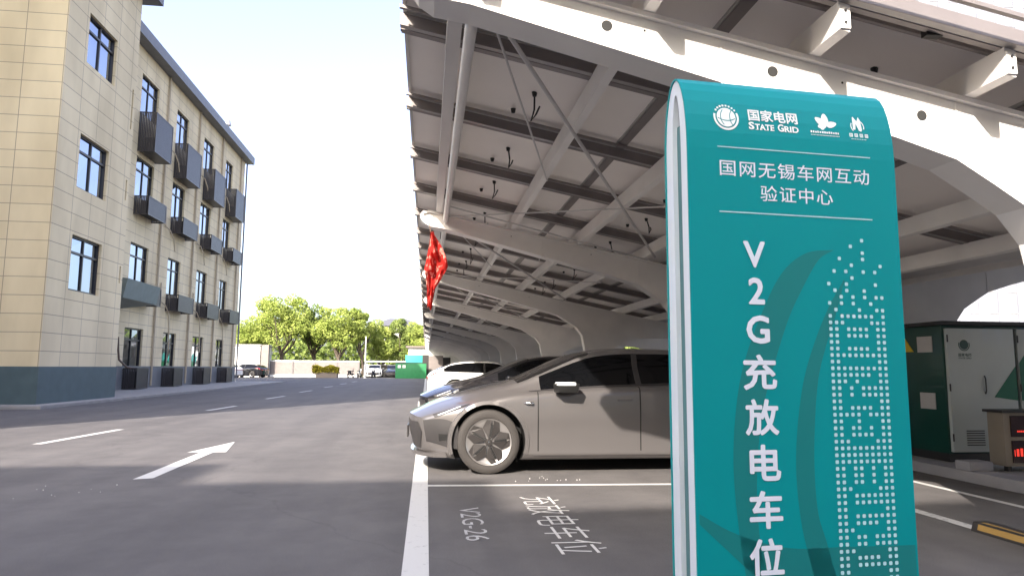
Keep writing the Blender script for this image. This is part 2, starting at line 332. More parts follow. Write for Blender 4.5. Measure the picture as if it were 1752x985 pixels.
hslit = [(25.62, 25.74, 9.75, 11.25), (25.62, 25.74, 7.1, 7.85), (25.62, 25.74, 4.1, 4.7)]
hf = [(-14.9, -12.85, p, q) for (p, q) in ((3.48, 5.2), (6.7, 8.42), (11.75, 13.4))]
w = MB(); w2 = MB()
holed(w, 'x', XM, YT1, YE, 1.15, 16.5, hm); holed(w, 'x', XT, YT0, YT1, 1.15, 14.95, ht+hslit); holed(w, 'y', YT0, -30, XT, 1.15, 14.95, hf)
for h in hm: reveal(w, 'x', XM, h, .18)
for h in ht+hslit: reveal(w, 'x', XT, h, .18)
for h in hf: reveal(w, 'y', YT0, h, .18)
w.quad([(XM,YE,0),(-30,YE,0),(-30,YE,16.5),(XM,YE,16.5)]); w.quad([(XT,YT1,1.15),(XM,YT1,1.15),(XM,YT1,14.95),(XT,YT1,14.95)])
w.quad([(-30,YT0,0),(-30,YE,0),(-30,YE,16.5),(-30,YT0,16.5)]); w.quad([(XM,YT1,14.95),(-30,YT1,14.95),(-30,YT1,16.5),(XM,YT1,16.5)])
w.quad([(-30,YT0,14.95),(XT,YT0,14.95),(XT,YT1,14.95),(-30,YT1,14.95)])
bpart(w, 'wall', M['wall'])
for h in hm+ht:
    o = window(B, 'x', XM if h in hm else XT, h); o.location = (13.9, -21, 0)
for h in hf:
    o = window(B, 'y', YT0, h); o.location = (13.9, -21, 0)
s_ = MB()
for h in hslit: s_.box(XT-.19, XT-.12, h[0]+.005, h[1]-.005, h[2]+.005, h[3]-.005)
bpart(s_, 'slit_window', M['frame'])
b_ = MB(); b_.box(XT-.4, XT+.02, YT0-.02, YT1+.02, 0, 1.15); b_.box(-30, XT-.4, YT0-.02, YT0+.5, 0, 1.15); bpart(b_, 'base_band', M['base'])
b_ = MB(); b_.box(XM-.3, XM+.03, YT1+.02, YE+.03, 0, 1.12)
for k in range(9): b_.box(XM+.03, XM+.045, YT1+.1, YE, .06+k*.12, .12+k*.12)
b_.box(XM+.03, XM+.07, YT1+.1, YE+.05, 1.12, 1.16)
bpart(b_, 'louvred_base', M['greybase'])
r_ = MB(); r_.prism([(XM+.55, 16.45), (XM+.55, 16.98), (XM+.35, 17.05), (-30, 17.05), (-30, 16.5), (XM, 16.5), (XM, 16.45)], 'y', YT1, YE+.5)
bpart(r_, 'roof_fascia', M['fascia'])
r_ = MB(); r_.box(-30.4, XT+.55, YT0-.6, YT1+.55, 14.95, 15.25); bpart(r_, 'front_block_roof', M['fascia'])
r_ = MB(); r_.tube([(XM+.2, 46.9, 17.0), (XM+.2, 46.9, 17.45)], .09); r_.tube([(XM+.2, 46.9, 17.4), (XM+.2, 46.9, 17.75)], [.22, .12], n=12); bpart(r_, 'roof_vent', M['pframe'])
# cages round the air-conditioner units
def cage(x1, y0, y1, z0, z1, tall):
    f = MB(); x0 = XM+.01; t = .045
    for (x, y) in ((x0, y0), (x1-t, y0), (x0, y1-t), (x1-t, y1-t)): f.box(x, x+t, y, y+t, z0, z1)
    for z in (z0, z1-t):
        f.box(x0+t, x1-t, y0, y0+t, z, z+t); f.box(x0+t, x1-t, y1-t, y1, z, z+t); f.box(x1-t, x1, y0+t, y1-t, z, z+t)
    o = bpart(f, 'unit_cage', M['cage'])
    g = MB(); n = 13
    for k in range(int((y1-y0)/.075)):
        y = y0+t+k*.075+.01
        if y < y1-t-.05: g.box(x1-.03, x1-.012, y, y+.058, z0+t, z1-t)
    for k in range(int((x1-x0)/.075)):
        x = x0+t+k*.075+.01
        if x < x1-t-.05:
            g.box(x, x+.058, y0+.012, y0+.03, z0+t, z1-t); g.box(x, x+.058, y1-.03, y1-.012, z0+t, z1-t)
    if tall: g.box(x0+.05, x1-t, y0+t, y1-t, z0+.01, z0+.03)
    gg = g.build('slat_screen', M['cage'], o)
    u = MB(); u.box(x0+.15, x1-.12, y0+.35, y1-.4, z0+.05, z0+min(.8, z1-z0-.15)); u.build('air_conditioner_unit', M['cageback'] if not tall else M['greybase'], o)
    return o
for (y0, y1) in [(33.6, 35.75), (38.3, 40.6), (43.2, 45.4), (48.0, 50.1)]:
    cage(-13.2 if y0 > 34 else -13.1, y0, y1, 11.35, 13.3, True)
    cage(-13.22, y0+.05, y1+.1, 8.3, 9.2, False)
    cage(-13.22, y0+.05, y1+.15, 4.1, 4.98, False)
    cage(-13.22, y0+.05, y0+1.35, .12, 1.08, False)
for k, y in enumerate([36.9, 41.9, 46.6, 51.2]):
    p_ = MB(); p_.tube([(XM+.08, y, .2), (XM+.08, y, 16.4)], .055); bpart(p_, 'downpipe', M['pipe'])
    for z in (3.9, 7.9, 12.1):
        if k < 3:
            h_ = MB(); h_.tube([(XM+.05, y+.6, z+1.6), (XM+.08, y+.62, z+.6), (XM+.2, y+.95, z+.45), (XM+.3, y+1.25, z+.0), (XM+.3, y+1.5, z-.6 if z > 4 else z-1.9)], .035, n=6); bpart(h_, 'pipe_cover', M['pipe'])
h_ = MB(); h_.tube([(XM+.06, 32.6, 2.5), (XM+.12, 32.75, 2.45), (XM+.12, 32.85, 1.9), (XM+.14, 32.95, 1.45), (XM+.3, 33.4, 1.12), (XM+.45, 33.9, 1.05)], .045, n=6); bpart(h_, 'hose', M['hose'])
a_ = MB(); a_.prism([(XM, 3.75), (-12.35, 3.95), (-12.2, 4.75), (XM, 4.85)], 'y', 29.5, 33.0); bpart(a_, 'entrance_awning', M['awning'])
a_ = MB(); a_.tube([(XM+.12, YE+.08, .3), (XM+.12, YE+.08, 16.4)], .06); bpart(a_, 'downpipe', M['fascia'])

# building behind the camera whose shadow falls over the near asphalt
BB = empty('rear_building', (-4, -13, 0), 'plain beige building behind the camera shading the near asphalt', 'building')
HB = 12.0; off = HB/math.tan(R(SUN_EL)); ox, oy = off*math.sin(R(SUN_AZ)), off*math.cos(R(SUN_AZ))
steps = [(-40, -2.42-ox, 8.95-oy), (-2.42-ox, .72-ox, 7.55-oy), (.72-ox, 40, 5.95-oy)]
m = MB(); g = MB()
for (x0, x1, yf) in steps:
    m.box(x0, x1, -26, yf, 0, HB)
    for fl in range(3):
        x = x0+1.2
        while x < x1-2 and x < 30:
            g.box(x, x+1.7, yf+.003, yf+.05, 1.1+fl*4, 2.9+fl*4); x += 3.6
o = m.build('wall', M['wall'], BB); o.location = (4, 13, 0); o = g.build('window_row', M['glass'], BB); o.location = (4, 13, 0)
WB = empty('wing_building', (-13.1, 5, 0), 'beige wing standing left of the view beside the road', 'building')
m = MB(); m.box(-24, -13.1, 4.9, 20.9, 0, 20); o = m.build('wall', M['wall'], WB); o.location = (13.1, -5, 0)
m = MB()
for fl in range(4):
    for k in range(4): m.box(-13.09, -13.05, 6+k*3.8, 8+k*3.8, 1.1+fl*4.1, 2.95+fl*4.1)
o = m.build('window_row', M['glass'], WB); o.location = (13.1, -5, 0)

# ------------------------------------------------------------------ SOLAR CARPORT
GS, G0, NG = 6.5, 3.75, 17
XV = 6.25
CP = empty('solar_carport', (4.2, 3.4, 0), 'long white steel carport roofed with solar panels over the parking bays', 'carport')
def cpart(mb, name, mats, parent=None, smooth=False, bevel=0):
    o = mb.build(name, mats, parent or CP, smooth=smooth, bevel=bevel)
    if parent is None: o.location = (-4.2, -3.4, 0)
    return o
def ztop(x): return 3.55-.2*x if x < XV else 3.55-.2*(2*XV-x)
# girder outline of the left half, with the curved knee running down into the column
top = [(-.14, 3.50), (-.10, 3.565), (XV, ztop(XV))]
bot = [(3.95, .0), (3.95, 1.15), (3.90, 1.55), (3.80, 1.90), (3.65, 2.14), (3.45, 2.34), (3.24, 2.50), (2.85, 2.62), (1.44, 2.98), (.21, 3.29), (.0, 3.32), (-.09, 3.38)]
inner = [(XV, 2.08), (5.3, 2.09), (4.95, 2.02), (4.7, 1.85), (4.55, 1.6), (4.47, 1.25), (4.45, .0)]
half = inner + bot + top[:1] + top[1:]
def girder_mesh(holes=True):
    m = MB(); W = .12
    def strip(mir):
        X = (lambda x: 2*XV-x) if mir else (lambda x: x)
        # front and back webs as triangle-friendly quads between matched outlines
        topx = [-.14, -.09, .0, .21, 1.44, 2.85, 3.24, 3.48, 3.70, 3.85, 3.93, 3.95]
        T = [(-.14, 3.50), (-.09, 3.56), (0, ztop(0)-.01)]+[(x, ztop(x)) for x in topx[3:]]
        Bm = [(-.14, 3.45), (-.09, 3.38), (.0, 3.32), (.21, 3.29), (1.44, 2.98), (2.85, 2.62), (3.24, 2.50), (3.48, 2.355), (3.70, 2.215), (3.85, 2.02), (3.93, 1.62), (3.95, 1.15)]
        for y in (-W, W):
            for i in range(len(T)-1): m.quad([(X(T[i][0]), y, T[i][1]), (X(T[i+1][0]), y, T[i+1][1]), (X(Bm[i+1][0]), y, Bm[i+1][1]), (X(Bm[i][0]), y, Bm[i][1])])
            m.quad([(X(3.95), y, ztop(3.95)), (X(4.45), y, ztop(4.45)), (X(4.45), y, 0), (X(3.95), y, 0)])
            T2 = [(4.45, ztop(4.45)), (4.47, ztop(4.47)), (4.55, ztop(4.55)), (4.7, ztop(4.7)), (4.95, ztop(4.95)), (5.3, ztop(5.3)), (XV, ztop(XV))]
            B2 = [(4.45, .0), (4.47, 1.25), (4.55, 1.5), (4.7, 1.72), (4.95, 1.88), (5.3, 1.96), (XV, 1.98)]
            for i in range(1, 6): m.quad([(X(T2[i][0]), y, T2[i][1]), (X(T2[i+1][0]), y, T2[i+1][1]), (X(B2[i+1][0]), y, B2[i+1][1]), (X(B2[i][0]), y, B2[i][1])])
            m.quad([(X(4.45), y, ztop(4.45)), (X(4.47), y, ztop(4.47)), (X(4.47), y, 1.25), (X(4.45), y, 1.1)])
        # bottom, knee and column plates
        path = [(-.14, 3.45)]+Bm[1:]+[(3.95, 0)]
        for i in range(len(path)-1): m.quad([(X(path[i][0]), -W, path[i][1]), (X(path[i+1][0]), -W, path[i+1][1]), (X(path[i+1][0]), W, path[i+1][1]), (X(path[i][0]), W, path[i][1])], 0)
        path = [(4.45, 0), (4.45, 1.1), (4.47, 1.25)]+[(4.55, 1.5), (4.7, 1.72), (4.95, 1.88), (5.3, 1.96), (XV, 1.98)]
        for i in range(len(path)-1): m.quad([(X(path[i][0]), -W, path[i][1]), (X(path[i+1][0]), -W, path[i+1][1]), (X(path[i+1][0]), W, path[i+1][1]), (X(path[i][0]), W, path[i][1])], 0)
        m.quad([(X(-.14), -W, 3.5), (X(-.14), W, 3.5), (X(-.14), W, 3.45), (X(-.14), -W, 3.45)])
        # proud top flange
        F = W+.035
        fl = [(-.1, 3.50), (.0, 3.53)]+[(x, ztop(x)-.025) for x in (.21, XV-.01)]
        for i in range(len(fl)-1):
            (a, za), (b, zb) = fl[i], fl[i+1]
            m.hexa([(X(a), -F, za), (X(b), -F, zb), (X(b), F, zb), (X(a), F, za), (X(a), -F, za+.03), (X(b), -F, zb+.03), (X(b), F, zb+.03), (X(a), F, za+.03)])
    strip(False); strip(True)
    for mir in (False, True):
        X = (lambda x: 2*XV-x) if mir else (lambda x: x)
        for hx, hz in (((1.02, 3.215), (2.05, 2.995), (3.02, 2.77)) if holes else ()):
            for y in (-W-.002, W+.002): m.quad([(X(hx)+.034*math.cos(t*math.pi/8), y, hz+.034*math.sin(t*math.pi/8)) for t in range(16)], 1)
        for sx in (1.72, 3.25):
            for y in (-1, 1): m.hexa([(X(sx), y*W, ztop(sx)-.42+(.08 if sx < 2 else .04)), (X(sx+.012), y*W, ztop(sx)-.42+(.08 if sx < 2 else .04)), (X(sx+.012), y*(W+.006), ztop(sx)-.42+(.08 if sx < 2 else .04)), (X(sx), y*(W+.006), ztop(sx)-.42+(.08 if sx < 2 else .04)), (X(sx), y*W, ztop(sx)-.03), (X(sx+.012), y*W, ztop(sx)-.03), (X(sx+.012), y*(W+.006), ztop(sx)-.03), (X(sx), y*(W+.006), ztop(sx)-.03)])
        for bx in (.05, 1.25, 2.5):
            for y in (-W-.003, W+.003): m.quad([(X(bx)+.008*math.cos(t*math.pi/4), y, ztop(bx)-.1+.008*math.sin(t*math.pi/4)) for t in range(8)], 1)
    return m
g1 = girder_mesh().build('girder_frame', [M['steel'], M['hole']], CP); g1.location = (-4.2, G0+.12-3.4, 0)
g2 = girder_mesh(False).build('girder_frame', [M['steel'], M['hole']], CP)
for i in range(1, NG):
    g = g2 if i == 1 else g2.copy()
    if i > 1: col.objects.link(g)
    g.location = (-4.2, G0+.12+i*GS-3.4, 0)
YS, YN = 3.32, G0+(NG-1)*GS+.6
def pz(x): return ztop(x)-.01
for mir in (False, True):
    X = (lambda x: 2*XV-x) if mir else (lambda x: x)
    for x in (.145, 1.27, 2.30, 3.32, 4.9, 5.8):
        wd, hh = (.065, .17) if x != .145 else (.10, .15)
        m = MB(); z = 3.55-.2*x
        a, b = x-wd/2, x+wd/2
        # split at every girder so that only the visible tube is drawn, resting on the flange
        m.hexa([(X(a), YS+.08, z+.006+.2*wd/2), (X(b), YS+.08, z+.006-.2*wd/2), (X(b), YN, z+.006-.2*wd/2), (X(a), YN, z+.006+.2*wd/2), (X(a), YS+.08, z+hh+.01), (X(b), YS+.08, z+hh-.01), (X(b), YN, z+hh-.01), (X(a), YN, z+hh+.01)])
        m.box(min(X(a+.002), X(b-.002)), max(X(a+.002), X(b-.002)), YS+.068, YS+.08, z+.015, z+hh-.02)
        for q in (.05, .12): m.box(X(x)-.006, X(x)+.006, YS+.06, YS+.0685, z+q-.006, z+q+.006, 1)
        cpart(m, 'purlin', [M['steel'] if x != .145 else M['steel2'], M['hole']])
# round-faced eave tube and diagonal ties
m = MB()
for g in range(NG-1):
    y = G0+.25+g*GS
m.tube([(.245, YS+.35, 3.415), (.245, YN, 3.415)], .042, n=14)
cpart(m, 'eave_tube', M['steel'], smooth=True)
def plane(x, dz=0): return 3.52-.2*x+dz
for g in range(0, 7):
    y = G0+.25+g*GS
    t = [((.35, y), (3.3, y+5.6), .017), ((.35, y+.05), (1.27, y+3.2), .009), ((3.3, y+2.2), (.25, y+6.1), .010), ((.22, y+5.4), (3.3, y+5.9), .012)]
    for k, (a, b, r) in enumerate(t):
        m = MB(); m.tube([(a[0], a[1], plane(a[0], -.03)), (b[0], b[1], plane(b[0], -.03))], r, n=8); cpart(m, 'tie_rod', M['steel2'], smooth=True)
# rails across and the panels above
RS = 1.625; NR = int((YN-YS)/RS)+1
def raily(k): return 3.40+k*RS
def rail_mesh():
    m = MB()
    for mir in (False, True):
        X = (lambda x: 2*XV-x) if mir else (lambda x: x)
        def bar(y0, y1, d0, d1, mi, xa=-.25, xb=6.23):
            za, zb = 3.72-.2*xa, 3.72-.2*xb
            m.hexa([(X(xa), y0, za+d0), (X(xb), y0, zb+d0), (X(xb), y1, zb+d0), (X(xa), y1, za+d0), (X(xa), y0, za+d1), (X(xb), y0, zb+d1), (X(xb), y1, zb+d1), (X(xa), y1, za+d1)], mi)
        bar(-.055, -.049, .0, .095, 0); bar(-.049, .0, .0, .006, 1); bar(-.049, .0, .089, .095, 0)
        bar(.049, .055, .0, .095, 0); bar(.012, .049, .0, .006, 0); bar(-.2, -.17, .06, .085, 0); bar(.17, .2, .06, .085, 0)
    return m
r0 = rail_mesh().build('rail', [M['galv'], M['rail_light']], CP); r0.location = (-4.2, raily(0)-3.4, 0)
for k in range(1, NR):
    r = r0.copy(); col.objects.link(r); r.location.y = raily(k)-3.4
PX = [(-.23, 1.89), (1.93, 4.05), (4.09, 6.21)]
def panel_mesh(m, xa, xb, y0, y1, mir):
    X = (lambda x: 2*XV-x) if mir else (lambda x: x)
    z = lambda x: 3.82-.2*x
    def slab(a, b, c, d_, lo, hi, mi): m.hexa([(X(a), c, z(a)+lo), (X(b), c, z(b)+lo), (X(b), d_, z(b)+lo), (X(a), d_, z(a)+lo), (X(a), c, z(a)+hi), (X(b), c, z(b)+hi), (X(b), d_, z(b)+hi), (X(a), d_, z(a)+hi)], mi)
    t = .03
    slab(xa+t, xb-t, y0+t, y1-t, .022, .030, 0); slab(xa+t, xb-t, y0+t, y1-t, .0305, .033, 2)
    slab(xa, xa+t, y0, y1, 0, .037, 1); slab(xb-t, xb, y0, y1, 0, .037, 1); slab(xa+t, xb-t, y0, y0+t, 0, .037, 1); slab(xa+t, xb-t, y1-t, y1, 0, .037, 1)
pm = {}
rest = MB()
for k in range(NR-1):
    for j, (a, b) in enumerate(PX):
        for mir in (False, True):
            if k < 16:
                if (j, mir) not in pm:
                    m = MB(); panel_mesh(m, a, b, .03, RS-.03, mir); o = m.build('solar_panel', [M['backsheet'], M['pframe'], M['cell']], CP); pm[(j, mir)] = o
                else:
                    o = pm[(j, mir)].copy(); col.objects.link(o)
                o.location = (-4.2, raily(k)-3.4, 0)
            else: panel_mesh(rest, a, b, raily(k)+.03, raily(k+1)-.03, mir)
o = cpart(rest, 'distant_solar_panels', [M['backsheet'], M['pframe'], M['cell']]); o['kind'] = 'stuff'
for mir in (False, True):
    X = (lambda x: 2*XV-x) if mir else (lambda x: x)
    for x in (1.91, 4.07):
        m = MB(); z = 3.82-.2*x; m.hexa([(X(x-.04), YS+.1, z-.010+.008), (X(x+.04), YS+.1, z-.010-.008), (X(x+.04), YN, z-.018), (X(x-.04), YN, z-.002), (X(x-.04), YS+.1, z-.004+.008), (X(x+.04), YS+.1, z-.004-.008), (X(x+.04), YN, z-.012), (X(x-.04), YN, z+.004)])
        cpart(m, 'joint_strip', M['galv'])
m = MB(); m.prism([(XV-.25, 2.44), (XV, 2.40), (XV+.25, 2.44), (XV+.25, 2.56), (XV-.25, 2.56)], 'y', YS, YN); cpart(m, 'valley_gutter', M['steel2'])
# dangling leads and junction boxes
rc = random.Random(11)
for k in range(10):
    for j, x in enumerate((.88, 2.95)):
        y = raily(k)+rc.uniform(.5, 1.0); xx = x+rc.uniform(-.06, .06); z = 3.84-.2*xx; dr = rc.uniform(.2, .36); s = rc.choice((-1, 1))
        m = MB(); m.tube([(xx, y, z), (xx+.01, y+.08*s, z-dr*.6), (xx-.01, y+.14*s, z-dr), (xx+.03, y+.10*s, z-dr*.75), (xx+.05, y+.02*s, z-dr*.55)], .009, n=5)
        cpart(m, 'panel_lead', M['black'])
        for bx, by in ((xx, y), (xx-.14, y+.42)):
            m = MB(); m.tube([(bx, by, z-.035), (bx, by, z+.005)], [.018, .026], n=8); cpart(m, 'junction_plug', M['black'], smooth=True)
m = MB(); m.tube([(2.35, 3.46, 3.31), (2.6, 3.46, 3.22), (2.9, 3.47, 3.16), (3.2, 3.46, 3.10), (3.5, 3.46, 3.09)], .010, n=6); cpart(m, 'panel_lead', M['black'])
m = MB(); m.box(2.84, 2.94, 3.44, 3.49, 3.13, 3.18); cpart(m, 'connector', M['black'])
m = MB(); m.tube([(2.95, 5.1, 2.86), (3.05, 5.1, 2.62), (3.3, 5.12, 2.58), (3.45, 5.1, 2.75)], .007, n=6); cpart(m, 'panel_lead', M['black'])

# red cloth hanging from the second girder tip
cl = MB(); NU, NV = 18, 50
def cw(v):  # width profile
    pts = [(0, .03), (.1, .10), (.3, .26), (.48, .34), (.6, .25), (.75, .12), (1, .07)]
    for i in range(len(pts)-1):
        if v <= pts[i+1][0]: t = (v-pts[i][0])/(pts[i+1][0]-pts[i][0]); return pts[i][1]*(1-t)+pts[i+1][1]*t
    return .07
for i in range(NV+1):
    v = i/NV
    for j in range(NU+1):
        u = j/NU; w_ = cw(v); x = .03+(u-.35)*w_+.03*math.sin(v*5)+.02*v
        y = .07*math.sin(u*9+v*7)+.045*math.sin(u*17-v*13)*min(1, v*3)+.025*math.sin(v*31+u*5)
        cl.v.append((x, y, -1.12*v+.03*math.sin(u*7)))
for i in range(NV):
    for j in range(NU):
        a = i*(NU+1)+j; cl.f.append((a, a+1, a+NU+2, a+NU+1)); cl.m.append(0)
o = cl.build('red_cloth', M['cloth'], smooth=True, loc=(0, 9.95, 3.17)); tag(o, 'crumpled red banner cloth hanging from the tip of a white carport girder', 'banner')
m = MB(); m.tube([(.02, 0, .0), (.0, .1, .16)], .008, n=6); m.build('cord', M['hose'], o)

# ------------------------------------------------------------------ TOTEM SIGN
SG = empty('totem_sign', (.8, 2.0, 0), 'tall teal sign with curved top and white lettering standing before the parking bay', 'sign', rz=R(4.6))
SW, SD = .75, .17; EH, EZ = .255, 1.895      # curve of the top
def prof_y(z):      # local y (depth, + is away) of front face at height z
    if z <= EZ: return 0.0
    t = min(1, (z-EZ)/EH); return SD/2*(1-math.sqrt(max(0, 1-t*t)))
def sheet(off, n=14):
    pts = [(off, 0.0), (off, EZ)]
    for k in range(1, n+1):
        th = math.pi*k/n; a = SD/2-off; b = EH-off; pts.append((SD/2-a*math.cos(th), EZ+b*math.sin(th)))
    pts.append((SD-off, 0.0)); return pts
def band(mb, o1, o2, x0, x1, mi=0):
    A, Bq = sheet(o1), sheet(o2)
    for i in range(len(A)-1):
        a, b, c, d_ = A[i], A[i+1], Bq[i+1], Bq[i]
        for x in (x0, x1): mb.quad([(x,*a), (x,*b), (x,*c), (x,*d_)], mi)
        mb.quad([(x0,*a), (x1,*a), (x1,*b), (x0,*b)], mi); mb.quad([(x0,*d_), (x1,*d_), (x1,*c), (x0,*c)], mi)
m = MB(); band(m, 0, .006, 0, SW); m.build('teal_panel', M['teal'], SG, smooth=True)
m = MB(); band(m, .0065, .055, .004, SW-.004); m.build('white_edge', M['signwhite'], SG, smooth=True)
m = MB(); m.box(.02, SW-.02, .056, SD-.056, .0, EZ+.1); m.build('core_panel', M['signcore'], SG)
m = MB(); m.box(-.02, SW+.02, -.08, SD+.08, 0, .03); m.build('base_plate', M['cladding'], SG, bevel=.004)
def onsign(v, f, name, mat, lift=.0012):
    m = MB(); m.v = [(p[0], prof_y(p[1])-lift, p[1]) for p in v]; m.f = f; m.m = [0]*len(f); return m.build(name, mat, SG)
def bold_text(items, name, mat, shift):
    """items: (text, x0, x1, z0, z1); strokes thickened by stacked, slightly shifted copies"""
    m = MB(); k = 0
    for dx, dz in ((0, 0), (1, 0), (-1, 0), (0, 1), (0, -1), (.7, .7), (-.7, .7), (.7, -.7), (-.7, -.7)):
        for t_, x0, x1, z0, z1 in items:
            e = shift; v, f = text_fit(t_, x0+e, x1-e, z0+e, z1-e, .0); n = len(m.v)
            m.v += [(p[0]+dx*e, prof_y(p[1])-.0014-k*.00012, p[1]+dz*e) for p in v]; m.f += [tuple(i+n for i in q) for q in f]; m.m += [0]*len(f)
        k += 1
    return m.build(name, mat, SG)
def add(acc, v, f):
    n = len(acc[0]); acc[0].extend(v); acc[1].extend(tuple(i+n for i in q) for q in f)
def rect(acc, x0, x1, z0, z1): add(acc, [(x0,z0),(x1,z0),(x1,z1),(x0,z1)], [(0,1,2,3)])
# printed swooshes (darker teal)
def swoosh(pl, pr, name='printed_swoosh'):
    v = []; f = []
    for a, b in zip(pl, pr): v += [a, b]
    for i in range(len(pl)-1): f.append((2*i, 2*i+1, 2*i+3, 2*i+2))
    def dens(v, f): return v, f
    onsign(v, f, name, M['tealdark'], .0006)
def smooth_curve(pts, n=5):
    out = []
    for i in range(len(pts)-1):
        p0, p1, p2, p3 = pts[max(i-1,0)], pts[i], pts[i+1], pts[min(i+2,len(pts)-1)]
        for k in range(n):
            t = k/n; out.append(tuple(.5*((2*p1[d])+(-p0[d]+p2[d])*t+(2*p0[d]-5*p1[d]+4*p2[d]-p3[d])*t*t+(-p0[d]+3*p1[d]-3*p2[d]+p3[d])*t**3) for d in (0,1)))
    out.append(pts[-1]); return out
swoosh(smooth_curve([(.50,1.585),(.40,1.57),(.31,1.50),(.23,1.36),(.165,1.20),(.135,1.05),(.125,.90),(.135,.74),(.155,.59),(.20,.35),(.25,.0)]),
       smooth_curve([(.50,1.583),(.445,1.55),(.385,1.46),(.33,1.36),(.275,1.22),(.23,1.08),(.205,.92),(.20,.76),(.22,.60),(.29,.35),(.36,.0)]))
swoosh(smooth_curve([(.535,1.49),(.475,1.40),(.42,1.29),(.375,1.17),(.345,1.02),(.335,.88),(.345,.74),(.37,.62),(.42,.40),(.5,.0)]),
       smooth_curve([(.537,1.488),(.50,1.38),(.46,1.28),(.425,1.17),(.405,1.02),(.398,.88),(.405,.76),(.435,.655),(.50,.40),(.58,.0)]))
swoosh(smooth_curve([(.01,.775),(.13,.712),(.30,.665),(.50,.66),(.742,.655)]), smooth_curve([(.01,.745),(.10,.665),(.20,.58),(.40,.45),(.742,.42)]))
# globe emblem
acc = ([], [])
cx, cz, rad = .140, 2.003, .033
def disc(acc, cx, cz, r, n=28, sx=1): add(acc, [(cx+r*sx*math.cos(2*math.pi*k/n), cz+r*math.sin(2*math.pi*k/n)) for k in range(n)], [tuple(range(n))])
def arcband(acc, cx, cz, r0, r1, a0, a1, n=24):
    v = []; f = []
    for k in range(n+1):
        a = R(a0+(a1-a0)*k/n); v += [(cx+r0*math.cos(a), cz+r0*math.sin(a)), (cx+r1*math.cos(a), cz+r1*math.sin(a))]
    for k in range(n): f.append((2*k, 2*k+1, 2*k+3, 2*k+2))
    add(acc, v, f)
disc(acc, cx, cz, rad); arcband(acc, cx, cz, .0375, .0445, 165, 385)
for k in range(8):
    a = R(40+k*15); x, z = cx+.0415*math.cos(a), cz+.0415*math.sin(a); rect(acc, x-.0032, x+.0032, z-.0032, z+.0032)
onsign(*acc, 'globe_emblem', M['logo'], .0014)
acc = ([], [])
for (x0, r_) in ((-.020, .040), (.012, .045)): arcband(acc, cx+x0+r_, cz, r_-.0012, r_+.0012, 140, 222, 10)
arcband(acc, cx, cz+.045, .0555, .058, 238, 302, 12)
onsign(*acc, 'emblem_lines', M['teal'], .0022)
acc = ([], [])
bold_text([('国家电网', .219, .397, 1.998, 2.040)], 'company_characters', M['logo'], .0011)
for s, x0, x1, z1 in (('S', .217, .237, 1.994), ('TATE', .239, .308, 1.989), ('G', .321, .343, 1.994), ('RID', .345, .397, 1.989)):
    v, f = text_fit(s, x0, x1, 1.968, z1, .03)
    add(acc, [(p[0], p[1]) for p in v], f)
    for q in ('serif',):
        if len(s) > 1:
            n = len(s); wd = (x1-x0)/n
            for i in range(n): rect(acc, x0+i*wd+.002, x0+i*wd+.009, 1.968, 1.9695)
onsign(*acc, 'company_name', M['logo'], .0014)
# flower emblem: three petals
acc = ([], [])
def petal(acc, cx, cz, a, L, wd, base=.0):
    n = 14; v = []
    for k in range(n):
        t = 2*math.pi*k/n; x = L/2+L/2*math.cos(t); y = wd*math.sin(t)*(1-.25*math.cos(t)); v.append((cx+x*math.cos(a)-y*math.sin(a), cz+x*math.sin(a)+y*math.cos(a)))
    add(acc, v, [tuple(range(n))])
petal(acc, .499, 2.006, R(88), .042, .013); petal(acc, .496, 2.006, R(142), .040, .012); petal(acc, .503, 2.004, R(15), .040, .011); petal(acc, .487, 1.999, R(262), .012, .008)
petal(acc, .503, 2.006, R(195), .034, .010)
rr = random.Random(3)
for i in range(13): x = .441+i*.0083; rect(acc, x, x+.0058+rr.uniform(-.001, .001), 1.975, 1.982+rr.uniform(-.001, .001))
for i in range(20): x = .441+i*.0054; rect(acc, x, x+.0035, 1.9665, 1.969)
onsign(*acc, 'flower_emblem', M['logo'], .0014)
acc = ([], [])
add(acc, [(.603,1.998),(.612,1.998),(.616,2.020),(.624,1.998),(.630,2.046),(.622,2.030),(.614,2.040),(.611,2.046),(.607,2.044)], [tuple(range(9))])
add(acc, [(.624,1.996),(.633,1.992),(.637,2.000),(.636,2.034),(.630,2.047),(.627,2.030)], [tuple(range(6))])
arcband(acc, .620, 2.010, .0235, .027, -20, 60, 10); arcband(acc, .620, 2.010, .0215, .025, 150, 225, 10)
for i in range(4):
    x = .586+i*.0195; rect(acc, x, x+.0125, 1.9715, 1.9735); rect(acc, x, x+.003, 1.9715, 1.984); rect(acc, x+.0095, x+.0125, 1.9715, 1.984); rect(acc, x, x+.0125, 1.982, 1.984); rect(acc, x+.005, x+.0075, 1.9735, 1.982)
for i in range(9): rect(acc, .592+i*.0065, .592+i*.0065+.004, 1.963, 1.965)
onsign(*acc, 'leaf_emblem', M['logo'], .0014)
acc = ([], []); rect(acc, .102, .656, 1.900, 1.9035); rect(acc, .103, .652, 1.6895, 1.6935); onsign(*acc, 'rule_lines', M['letter2'], .0014)
acc = ([], [])
v, f = text_fit('国网无锡车网互动', .108, .648, 1.808, 1.860, .006, 1.12); add(acc, [(p[0], p[1]) for p in v], f)
v, f = text_fit('验证中心', .247, .508, 1.732, 1.784, .006, 1.12); add(acc, [(p[0], p[1]) for p in v], f)
onsign(*acc, 'centre_name', M['letter'], .0014)
